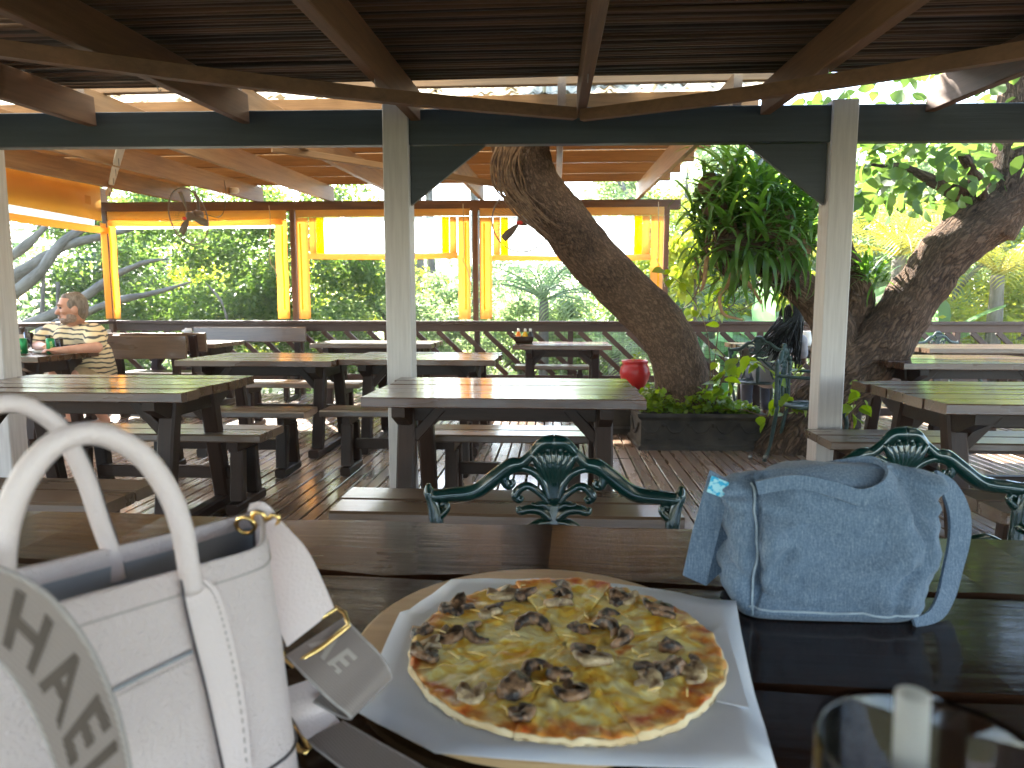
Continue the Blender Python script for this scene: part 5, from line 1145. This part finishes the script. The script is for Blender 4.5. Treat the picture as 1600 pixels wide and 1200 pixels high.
for (px, py, h, r, lab) in ((93, 551, .12, .033, 'empty tumbler right of the soda can near the man'), (47, 548, .17, .036, 'tall glass with a dark straw between the two soda cans')):
    p = atz(px, py, .752); gg = MB().add(lathe([(r * .85, 0), (r, .01), (r * 1.05, h), (r * 1.0, h), (r * .94, .014), (.001, .012)], 20)).build('tumbler', M['glass'], loc=p); tag(gg, lab, 'glass')
p = atz(47, 548, .752); s_ = ob('straw', me('straw', *tube([(0, 0, .012), (-.02, 0, .20)], .004, 6), M['black_plastic'], True), loc=p); tag(s_, 'thin dark straw in the tall glass on the man\'s table', 'straw')
p = atz(18, 550, .752); sh = empty('shaker', p, 0, 'small shaker with dark lid at the left edge of the man\'s table', 'shaker'); MB().add(lathe([(.022, 0), (.024, .01), (.02, .08)], 14)).build('jar', M['white'], sh); MB().add(lathe([(.021, .08), (.022, .11), (.015, .115)], 14)).build('lid', M['black_plastic'], sh)
p = atz(74, 548, .752); mn = ob('menu_holder', me('menu_holder', *plank_vf(.075, .012, .145, .003), M['black_plastic']), loc=p + Vector((0, .02, .0725)), rot=(R(8), 0, R(-20))); tag(mn, 'small black upright card holder behind the soda can', 'card holder')
p = atz(48, 553, .752) + Vector((0, -.0, 0)); at = ob('ashtray', me('ashtray', *lathe([(.04, 0), (.055, .01), (.058, .028), (.05, .028), (.045, .012), (.001, .01)], 20), M['concrete'], True), loc=p + Vector((.05, .05, 0))); tag(at, 'shallow pale dish between the cans', 'dish')
nk = ob('crumpled_napkin', me('crumpled_napkin', [Vector(v) * (1 + .3 * noise.noise(Vector(v) * 30)) for v in ball((0, 0, .03), (.05, .04, .03), 12, 8)[0]], ball((0, 0, .03), (.05, .04, .03), 12, 8)[1], M['paper'], True), loc=aty(293, 523, 6.84)); nk.location.z = .874; tag(nk, 'crumpled white napkin on top of the plank bench back', 'napkin')
table((2.55, 7.55, 0), 1.2, .8, 'small table in front of the person with braids, by the railing', seed=15, m='bench')
p = Vector((2.42, 7.33, .752)); plt = empty('plate', p, 0, 'white plate with yellow and orange food beside the dark braids', 'plate'); MB().add(lathe([(.05, 0), (.11, .012), (.13, .022), (.12, .022), (.05, .008), (.001, .008)], 26)).build('dish', M['white'], plt)
for k, (x, y, r, mt) in enumerate(((-.03, 0, .045, 'yellow_sauce'), (.04, .02, .04, 'orange_sauce'), (.0, -.05, .03, 'red_pot'))): ob('food', me('food', *ball((x, y, .03), (r, r, r * .7), 10, 7), M[mt], True), plt)
p = Vector((2.62, 7.30, .752)); jg = MB().add(lathe([(.05, 0), (.06, .03), (.055, .12), (.06, .15), (.05, .15), (.045, .02), (.001, .015)], 20)).build('white_jug', M['white'], loc=p); tag(jg, 'white jug on the table beyond the dark braids', 'jug')

# ------------------------------------------------------------------ people
def cap_vf(a, ra, b, rb):
    a, b = Vector(a), Vector(b); P = [a + (b - a) * t for t in np.linspace(0, 1, 6)]; mb = MB().add(tube(P, [ra, rb], 14)); mb.add(ball(a, ra, 14, 10)); mb.add(ball(b, rb, 14, 10)); return mb.V, mb.F
def remesh(name, parts, m, vox, parent=None, origin=Vector(), smooth=6):
    b = MB()
    for q in parts: b.add(q)
    o = ob(name, me(name, [v - origin for v in b.V], b.F, m), parent, loc=(0, 0, 0) if parent else origin)
    r = o.modifiers.new('r', 'REMESH'); r.mode = 'VOXEL'; r.voxel_size = vox; s = o.modifiers.new('s', 'SMOOTH'); s.iterations = smooth; s.factor = .5
    bake(o)
    if not o.data.materials: o.data.materials.append(m)
    return o
def oball(c, fwd, side, up, r):
    Mx = Matrix((fwd, side, up)).transposed().to_4x4(); Mx.translation = c; V, F = ball((0, 0, 0), r, 18, 14); return [Mx @ v for v in V], F
# the man in the striped shirt
hf = Vector((-.74, -.67, 0)).normalized(); hs = Vector((-hf.y, hf.x, 0)); up = Vector((0, 0, 1))
HC = aty(113, 482, 5.93); fw = (hf + up * -.08).normalized(); hu = fw.cross(hs).normalized() * -1; hu = hu if hu.z > 0 else -hu; S = 1.10
def hp(f, s, u): return HC + (fw * f + hs * s + hu * u) * S
shL, shR = aty(147, 516, 5.93), aty(84, 514, 6.16); elL, elR = aty(151, 546, 5.72), aty(60, 541, 5.98); haL, haR = aty(96, 543, 5.56), aty(70, 541, 5.72)
for v, zz in ((elL, .80), (haL, .785), (elR, .80), (haR, .80)): v.z = zz
pel = aty(150, 586, 6.22); bel = aty(139, 556, 6.10); che = aty(119, 530, 6.08); nk0 = (shL + shR) / 2 + Vector((0, .02, .03))
skin = [oball(hp(0, 0, .01), fw, hs, hu, Vector((.098, .078, .118)) * S), oball(hp(.035, 0, -.075), fw, hs, hu, Vector((.062, .062, .06)) * S), cap_vf(hp(.082, 0, .022), .012, hp(.112, 0, -.028), .019), oball(hp(.078, .0, .035), fw, hs, hu, Vector((.026, .062, .016)) * S),
        oball(hp(-.008, .084, -.01), fw, hs, hu, Vector((.022, .010, .036)) * S), oball(hp(-.008, -.084, -.01), fw, hs, hu, Vector((.022, .010, .036)) * S), oball(hp(.06, .038, -.02), fw, hs, hu, Vector((.03, .026, .026)) * S), oball(hp(.06, -.038, -.02), fw, hs, hu, Vector((.03, .026, .026)) * S), oball(hp(.094, 0, -.068), fw, hs, hu, Vector((.018, .028, .010)) * S),
        cap_vf(hp(-.02, 0, -.06), .066, nk0 + Vector((0, 0, -.03)), .085), cap_vf(nk0, .085, che, .15), cap_vf(che, .165, bel, .175), cap_vf(bel, .175, pel, .165), cap_vf(shL - Vector((0, 0, .04)), .075, elL, .050), cap_vf(shR - Vector((0, 0, .04)), .075, elR, .050),
        cap_vf(elL, .048, haL, .031), cap_vf(elR, .048, haR, .031)]
def hand(h, d, side_, curl):
    d = d.normalized(); s = d.cross(up).normalized() * side_; out = [cap_vf(h, .030, h + d * .055, .030), cap_vf(h + s * .02, .026, h + d * .06 + s * .018, .022)]
    for k in range(4):
        b = h + d * .075 + s * (.030 - .020 * k); L = (.035, .042, .040, .030)[k]; m1 = b + d * L + up * (.012 if curl else 0); out += [cap_vf(b - d * .03, .011, m1, .0095), cap_vf(m1, .0095, m1 + d * L * .6 - up * .022 * curl, .008)]
    t0 = h + s * .03 + d * .01; t1_ = t0 + s * .025 + d * .03; out += [cap_vf(t0, .013, t1_, .0105), cap_vf(t1_, .0105, t1_ + d * .026 - s * .004, .009)]; return out
skin += hand(haL, haL - elL, 1, 1) + hand(haR, haR - elR + Vector((.05, -.05, 0)), -1, 1)
knL, knR = Vector((-4.30, 5.80, .53)), Vector((-4.62, 6.02, .53)); anL, anR = aty(166, 656, 6.05), Vector((-4.60, 6.15, .09)); anL.z = .09
hipL, hipR = pel + Vector((.03, -.09, -.03)), pel + Vector((-.10, .06, -.03))
skin += [cap_vf(hipL, .105, knL, .07), cap_vf(hipR, .105, knR, .07), cap_vf(knL, .062, anL, .038), cap_vf(knR, .062, anR, .038), cap_vf(anL, .036, anL + Vector((-.14, -.10, -.045)), .03), cap_vf(anR, .036, anR + Vector((-.14, -.10, -.045)), .03)]
man = remesh('person', skin, M['skin'], .0085, origin=Vector((-4.05, 6.2, 0)), smooth=4); tag(man, 'seated man in a cream striped polo shirt leaning on the table at the left', 'person'); MO = Vector(man.location)
remesh('shirt', [cap_vf(nk0 + Vector((0, 0, -.055)), .105, che, .175), cap_vf(che, .185, bel, .195), cap_vf(bel, .20, pel + Vector((0, 0, .03)), .185), cap_vf(shL - Vector((0, 0, .03)), .098, shL.lerp(elL, .74), .085), cap_vf(shR - Vector((0, 0, .03)), .098, shR.lerp(elR, .74), .085), cap_vf(shL - Vector((0, 0, .05)), .11, shR - Vector((0, 0, .05)), .11)], M['stripe'], .011, man, MO, 6)
remesh('shorts', [cap_vf(pel - Vector((0, 0, .02)), .182, pel, .178), cap_vf(hipL, .125, hipL.lerp(knL, .85), .10), cap_vf(hipR, .125, hipR.lerp(knR, .85), .10)], M['khaki'], .012, man, MO, 6)
hr = [oball(hp(-.030, 0, .026), fw, hs, hu, Vector((.090, .085, .112)) * S), oball(hp(-.055, 0, -.03), fw, hs, hu, Vector((.056, .074, .07)) * S), oball(hp(-.005, .06, .03), fw, hs, hu, Vector((.05, .028, .05)) * S), oball(hp(-.005, -.06, .03), fw, hs, hu, Vector((.05, .028, .05)) * S), oball(hp(-.004, 0, .092), fw, hs, hu, Vector((.074, .064, .040)) * S)]
remesh('hair', hr, M['hair'], .008, man, MO, 3)
remesh('beard', [oball(hp(.048, 0, -.088), fw, hs, hu, Vector((.056, .058, .042)) * S), oball(hp(.02, .05, -.07), fw, hs, hu, Vector((.04, .02, .045)) * S), oball(hp(.02, -.05, -.07), fw, hs, hu, Vector((.04, .02, .045)) * S), cap_vf(hp(.10, -.026, -.055), .009, hp(.10, .026, -.055), .009)], M['beard'], .007, man, MO, 3)
for s in (-1, 1): ob('eye', me('eye', *oball(hp(.084, s * .032, .012) - MO, fw, hs, hu, Vector((.012, .015, .0075)) * S), M['dark'], True), man); ob('eyebrow', me('eyebrow', *tube([hp(.100, s * .014, .034) - MO, hp(.100, s * .035, .042) - MO, hp(.086, s * .055, .034) - MO], [.005, .006, .004], 6), M['hair'], True), man)
cl = [nk0 + Vector((0, 0, .01)) + (hf * math.cos(a) + hs * math.sin(a)) * (.098 + .02 * math.cos(a)) - up * (.085 * max(0, math.cos(a)) ** 2 - .012) for a in np.linspace(-2.9, 2.9, 22)]
ob('collar', me('collar', *tube([p - MO for p in cl], .017, 8, flat=.8), plain('cream_collar', (.74, .58, .32), (.68, .52, .28), rough=.9), True), man)
for a in (anL, anR): remesh('shoe', [cap_vf(a + Vector((.02, .02, -.05)), .045, a + Vector((-.14, -.10, -.055)), .04)], M['leg'], .012, man, MO, 3)
# the person with long braids, seen from behind
hc = aty(1236, 495, 6.72); bo_ = Vector((2.12, 6.72, 0))
w_parts = [oball(hc, Vector((0, 1, 0)), Vector((-1, 0, 0)), up, Vector((.095, .078, .115))), cap_vf(hc - Vector((.01, -.02, .08)), .055, hc - Vector((.04, 0, .18)), .06), cap_vf(hc - Vector((.05, 0, .20)), .10, Vector((2.10, 6.75, .72)), .13), cap_vf(Vector((2.10, 6.75, .70)), .13, Vector((2.08, 6.74, .52)), .16)]
for s in (-1, 1):
    sh_ = hc + Vector((-.05 + s * .16, 0, -.22)); e_ = sh_ + Vector((s * .06, .12, -.22)); h_ = e_ + Vector((-s * .06, .22, .03)); w_parts += [cap_vf(sh_, .05, e_, .04), cap_vf(e_, .038, h_, .028), cap_vf(h_, .026, h_ + Vector((0, .08, 0)), .02)]
    k_ = Vector((2.08 + s * .10, 7.12, .50)); a_ = Vector((2.08 + s * .10, 7.10, .08)); w_parts += [cap_vf(Vector((2.08 + s * .08, 6.76, .52)), .09, k_, .06), cap_vf(k_, .055, a_, .035), cap_vf(a_, .034, a_ + Vector((0, .14, -.04)), .028)]
wom = remesh('person', w_parts, M['dark_skin'], .012, origin=bo_); tag(wom, 'person with long black braids seated with back to the camera beyond the iron chair', 'person')
remesh('top', [cap_vf(hc - Vector((.05, 0, .22)), .125, Vector((2.10, 6.75, .72)), .15), cap_vf(Vector((2.10, 6.75, .70)), .155, Vector((2.08, 6.74, .54)), .18), cap_vf(hc + Vector((-.20, 0, -.23)), .065, hc + Vector((-.25, .08, -.36)), .055), cap_vf(hc + Vector((.10, 0, -.23)), .065, hc + Vector((.15, .08, -.36)), .055)], plain('grey_top', (.30, .30, .32), (.24, .24, .26), rough=.9), .012, wom, bo_)
remesh('trousers', [cap_vf(Vector((2.08 + s * .08, 6.76, .51)), .105, Vector((2.08 + s * .10, 7.12, .49)), .075) for s in (-1, 1)] + [cap_vf(Vector((2.08 + s * .10, 7.12, .48)), .072, Vector((2.08 + s * .10, 7.10, .14)), .055) for s in (-1, 1)], plain('dark_cloth', (.05, .06, .09), (.04, .05, .07), rough=.9), .013, wom, bo_)
rn = random.Random(31)
ob('scalp_hair', me('scalp_hair', *oball(hc + Vector((0, -.015, .012)) - bo_, Vector((0, 1, 0)), Vector((-1, 0, 0)), up, Vector((.098, .086, .118))), M['braid'], True), wom)
for k in range(84):
    a = rn.uniform(-.3, math.pi + .3); f = k / 83; st_ = hc + Vector((math.cos(a) * .08, -math.sin(a) * .09, .075 + .04 * rn.random())); ex = 1172 + 82 * rn.random() ** .85; ey = 545 + 28 * ((ex - 1172) / 82) + rn.uniform(-8, 14)
    en = aty(ex, ey, 6.52 + .12 * rn.random()); m1 = hc + Vector((math.cos(a) * .105, -math.sin(a) * .115, .0)); m2 = m1.lerp(en, .5) + Vector((rn.uniform(-.01, .01), -.03, .03))
    ob('braid', me('braid', *tube(cr([st_, m1, m2, en], 14), [.009, .009, .008, .004], 5, rough=.12, seed=k), M['braid'], True), wom, loc=-bo_)

# ------------------------------------------------------------------ greenery beyond the railing
fig = empty('fig_tree', (-9.2, 11.4, -2.3), 0, 'large tree with smooth grey spreading limbs behind the man', 'tree'); FO = Vector(fig.location)
ob('trunk', trunk_me('trunk', [Vector((0, 0, -.1)), Vector((.2, 0, 1.6)), aty(-60, 470, 11.2) - FO], [.55, .45, .30], M['bark_grey'], seg=16, n=20, amp=.06), fig)
for pl_, r in (([(-60, 470, 11.2), (10, 437, 11), (53, 412, 11), (103, 384, 11), (165, 368, 11), (240, 350, 11.3)], [.20, .15, .12, .10, .08, .03]), ([(-60, 490, 11.2), (10, 465, 11), (62, 425, 10.9), (90, 385, 10.9), (128, 358, 11), (170, 330, 11)], [.2, .14, .12, .10, .08, .04]),
               ([(-40, 545, 11), (75, 494, 10.8), (131, 465, 10.8), (169, 437, 10.8), (219, 412, 10.8), (262, 404, 10.9)], [.16, .12, .10, .08, .06, .03]), ([(60, 520, 10.6), (134, 488, 10.6), (187, 469, 10.6), (240, 458, 10.8), (300, 440, 11)], [.12, .09, .08, .06, .02]),
               ([(-40, 440, 11), (20, 400, 11), (60, 365, 11), (80, 340, 11)], [.14, .10, .08, .04]), ([(60, 560, 11), (66, 480, 11), (68, 425, 11)], [.06, .05, .04]), ([(90, 560, 11), (91, 490, 11), (90, 440, 11)], [.06, .05, .03]), ([(320, 440, 10.9), (345, 470, 10.9), (355, 500, 10.9)], [.02, .025, .03])):
    ob('limb', trunk_me('limb', [aty(*q) - FO for q in pl_], [v * .74 for v in r], M['bark_grey'], seg=10, n=22, amp=.02), fig)
fc_ = np.concatenate([clumps(5, 16000, (3.4, 1.6, 2.0), .6, 70, hollow=.1) + np.array([-7.2, 13.4, 1.6]), clumps(6, 13000, (2.2, 1.4, 2.0), .5, 52, hollow=.1) + np.array([-4.6, 12.4, 1.5]), clumps(8, 4500, (3., .6, .6), .45, 24) + np.array([-7.0, 11.8, 2.8])])
ob('crown', leaves_me('crown', fc_ - np.array(FO), .125, M['leaf_mid'], seed=6), fig)
GR = 'leafy trees in the garden beyond the railing'
for (x, y, cz, sc, kd, mt, lb) in ((-2.7, 13.2, .6, .80, 1, 'leaf_soft', 'pale green bushy tree seen below the left windowed blind'), (-10.5, 15, 1.5, 1.4, 2, 'leaf_dark', 'dark tree deep behind the grey limbs'), (-6.2, 16.5, 1.6, 1.3, 3, 'leaf_bright', 'sunlit yellow green tree behind the grey limbs'),
                                   (-.9, 14.5, .2, .85, 4, 'leaf_soft', 'light green tree right of the pale trunks below the blinds'), (1.6, 14.8, .5, .95, 2, 'leaf_mid', 'green tree behind the leaning trunk'), (4.2, 15.0, 2.2, 1.15, 5, 'leaf_bright', 'yellow green tree behind the epiphytes'),
                                   (6.6, 13.0, 2.6, 1.0, 1, 'leaf_soft', 'soft green tree right of the white post'), (8.6, 12.2, 1.0, 1.05, 3, 'leaf_bright', 'bright yellow leafed tree at the right edge'), (7.4, 17.0, 3.0, 1.5, 4, 'leaf_mid', 'tall green tree far behind at the right'), (3.0, 18.5, 3.4, 1.4, 6, 'leaf_soft', 'tall hazy green tree behind the banana leaves'), (10.8, 15.0, 2.5, 1.4, 2, 'leaf_mid', 'broad tree beyond the right edge of the railing'),
                                   (5.0, 12.2, .7, .75, 4, 'leaf_bright', 'low sunlit tree showing under the curve of the ridged trunk'), (7.2, 11.2, .3, .8, 5, 'leaf_bright', 'rounded lime tree just above the right end of the railing')):
    bg_tree(x, y, cz, sc, kd, mt, lb, GR)
for k, (px, Y, r) in enumerate(((652, 17.5, .16), (672, 18.2, .12), (762 - 20, 19, .14))):
    b = aty(px, 500, Y); b.z = -2.3; t = empty('tall_trunk_tree', b, 0, ('pale straight trunk just right of the left white post', 'slimmer pale trunk beside the first, right of the left white post', 'faint pale trunk beside the middle eave post')[k], 'tree', 'pale straight trunks below the blinds')
    ob('trunk', trunk_me('trunk', [Vector((0, 0, -.1)), Vector((.05, 0, 4)), Vector((-.05, 0, 9))], [r * 1.3, r, r * .7], M['bark_grey'], seg=12, n=20, amp=.03), t); ob('crown', crown(3, 'leaf_soft'), t, loc=(0, .5, 9.6), sc=.9)
ct = aty(1085, 420, 9.6); bg_t = empty('young_tree', (ct.x, ct.y, -2.3), 0, 'young tree with drooping lime green leaves right of the last blind', 'tree')
ob('trunk', trunk_me('trunk', [Vector((0, 0, -.1)), Vector((.05, 0, 2.5)), Vector((0, 0, 4.2))], [.06, .04, .02], M['bark_grey'], seg=8, n=10, amp=.01), bg_t)
ob('crown', leaves_me('crown', clumps(44, 420, (.36, .3, .75), .22, 16) + np.array([0, 0, ct.z + 2.3 - .1]), .17, M['leaf_bright'], seed=3, wid=.30, droop=-.8, hi=True), bg_t)
# palms
def frond_mesh(L, m, droop, seed, nl=26, lw=.016):
    rn = random.Random(seed); P = []; a = 1.0; p = Vector((0, 0, 0))
    for i in range(14): P.append(p.copy()); a -= droop / 14 * (.5 + i / 10); p = p + Vector((math.cos(a), 0, math.sin(a))) * L / 13
    b = MB().add(tube(P, [.012 * L, .003], 5)); C = cr(P, nl)
    for i in range(3, nl):
        f = i / nl; t = (C[min(i + 1, nl - 1)] - C[i - 1]).normalized(); ll = L * .36 * math.sin(math.pi * (.12 + .84 * f)) + .04
        for s in (-1, 1):
            d = (Vector((0, s, 0)) * .8 + t * .65 + Vector((0, 0, .10))).normalized(); n_ = d.cross(t).normalized(); c1 = C[i]; c2 = c1 + d * ll * .55; c3 = c1 + d * ll - Vector((0, 0, ll * .32)); w = t * lw * L * .55
            k = len(b.V); b.V += [c1 - w * .4, c1 + w * .4, c2 + w, c2 - w, c3]; b.F += [(k, k + 1, k + 2, k + 3), (k + 3, k + 2, k + 4)]
    return me('frond', b.V, b.F, M[m])
def palm(loc, h, m, n, L, label, seed, lean=0.):
    t = empty('palm', loc, 0, label, 'palm', 'palms beyond the railing'); rn = random.Random(seed); ob('trunk', trunk_me('trunk', [Vector((0, 0, -.1)), Vector((lean * .4, 0, h * .5)), Vector((lean, 0, h))], [.12, .10, .09], M['bark_grey'], seg=10, n=14, amp=.02), t)
    fm = [frond_mesh(L, m, d, seed + k) for k, d in enumerate((1.3, 1.8, 2.3))]
    for k in range(n): ob('frond', fm[k % 3], t, loc=(lean, 0, h), rot=(rn.uniform(-.15, .15), rn.uniform(-.35, .6), k * 2.4 + rn.uniform(-.2, .2)), sc=rn.uniform(.85, 1.1))
def at_g(px, py, Y): p = aty(px, py, Y); return (p.x, p.y, -2.3), p.z + 2.3
for (px, py, Y, m, n, L, lab, sd) in ((850, 470, 12.6, 'leaf_palm', 17, 1.7, 'feathery grey green palm seen below the right windowed blind', 2), (1405, 400, 10.6, 'leaf_palm_gold', 16, 1.5, 'golden feather palm between the white post and the ridged trunk', 5), (1560, 430, 10.2, 'leaf_palm_gold', 15, 1.3, 'golden palm under the ridged trunk at the right', 8), (1110, 500, 11.5, 'leaf_dark', 18, 1.2, 'dark spiky palm between the two leaning trunks', 11), (960, 560, 10.8, 'leaf_palm', 14, 1.2, 'low palm behind the railing near the red pot', 14)):
    lc, h = at_g(px, py, Y); palm(lc, h, m, n, L, lab, sd)
# banana plants
def banana_leaf(L, w, bend, seed):
    n = 12; V, F = [], []; a = 1.15; p = Vector((0, 0, 0)); rn = random.Random(seed)
    for i in range(n):
        f = i / (n - 1); ww = w * (math.sin(math.pi * (.06 + .9 * f)) ** .6) if f > .1 else .02; ww *= rn.uniform(.92, 1.04)
        V += [p + Vector((0, -ww, -ww * .25)), p + Vector((0, -ww * .5, .02)), p.copy(), p + Vector((0, ww * .5, .02)), p + Vector((0, ww, -ww * .25))]; a -= bend / n * (.4 + f * 1.2); p = p + Vector((math.cos(a), 0, math.sin(a))) * L / (n - 1)
    for i in range(n - 1):
        for k in range(4): F.append((i * 5 + k, i * 5 + k + 1, i * 5 + k + 6, i * 5 + k + 5))
    return me('leaf', V, F, M['leaf_banana'], True)
bm_ = [banana_leaf(1.5, .20, 1.2, 1), banana_leaf(1.4, .22, 1.9, 2), banana_leaf(1.2, .18, .7, 3)]
for k, (px, py, Y, n, lab) in enumerate(((1195, 545, 10.3, 9, 'banana plant with broad pale leaves behind the braids'), (1130, 560, 10.9, 8, 'banana plant between the leaning trunk and the braids'), (1290, 540, 10.8, 8, 'banana plant behind the right white post'), (1450, 545, 10.4, 8, 'banana plant behind the right railing'))):
    lc, h = at_g(px, py, Y); t = empty('banana_plant', lc, 0, lab, 'plant', 'banana plants beyond the railing'); rn = random.Random(k + 50)
    ob('stem', trunk_me('stem', [Vector((0, 0, -.1)), Vector((0, 0, h * .6)), Vector((.03, 0, h))], [.12, .10, .07], M['leaf_banana'], seg=10, n=8, amp=.01), t)
    for j in range(n): ob('leaf', bm_[j % 3], t, loc=(0, 0, h - .05), rot=(rn.uniform(-.4, .4), rn.uniform(-.25, .5), j * 2.4 + rn.uniform(-.3, .3)), sc=rn.uniform(.75, 1.05))
# masses nobody could count
g = np.random.default_rng(20); N = 17000
ug = np.stack([g.uniform(-13, 13, N), 9.6 + 5.5 * g.random(N) ** .8, np.zeros(N)], 1); nzv = np.array([noise.noise(Vector((a * .55, b * .55, 0))) for a, b in ug[:, :2]]); ug[:, 2] = -2.2 + g.random(N) ** .6 * (1.6 + 1.5 * nzv)
tag(ob('undergrowth', leaves_me('undergrowth', ug, .17, M['leaf_soft'], seed=21)), 'tangled undergrowth below the railing', 'plants', kind='stuff')
N = 34000; fx = g.uniform(-45, 45, N); fy = g.uniform(24, 34, N); top_ = np.array([noise.noise(Vector((a * .16, 4, 0))) + .5 * noise.noise(Vector((a * .5, 9, 0))) for a in fx]); fz = -2.3 + (5.2 + 2.6 * top_ + np.clip((np.abs(fx + 1) - 5), 0, 9) * .45) * g.random(N) ** .75
tag(ob('far_wood', leaves_me('far_wood', np.stack([fx, fy, fz], 1), .42, M['leaf_soft'], seed=22)), 'hazy far wood closing the view', 'trees', kind='stuff')

# ------------------------------------------------------------------ haze volume, added for veiling glare and a brighter background
V, F = rect_loft([(0, -3.6), (0, 16.0)], 125, 115); hz = ob('haze', me('haze', [(x, y + 50, z) for x, y, z in V], F)); m = bpy.data.materials.new('thin_haze'); m.use_nodes = True; N = m.node_tree.nodes
N.remove(N['Principled BSDF']); pv = N.new('ShaderNodeVolumePrincipled'); pv.inputs['Density'].default_value = .0022; pv.inputs['Color'].default_value = (.95, .96, .94, 1); pv.inputs['Anisotropy'].default_value = .3
m.node_tree.links.new(pv.outputs[0], N['Material Output'].inputs['Volume']); hz.data.materials.append(m); tag(hz, 'thin haze volume added over the garden for lens veiling glare', 'haze', kind='stuff')
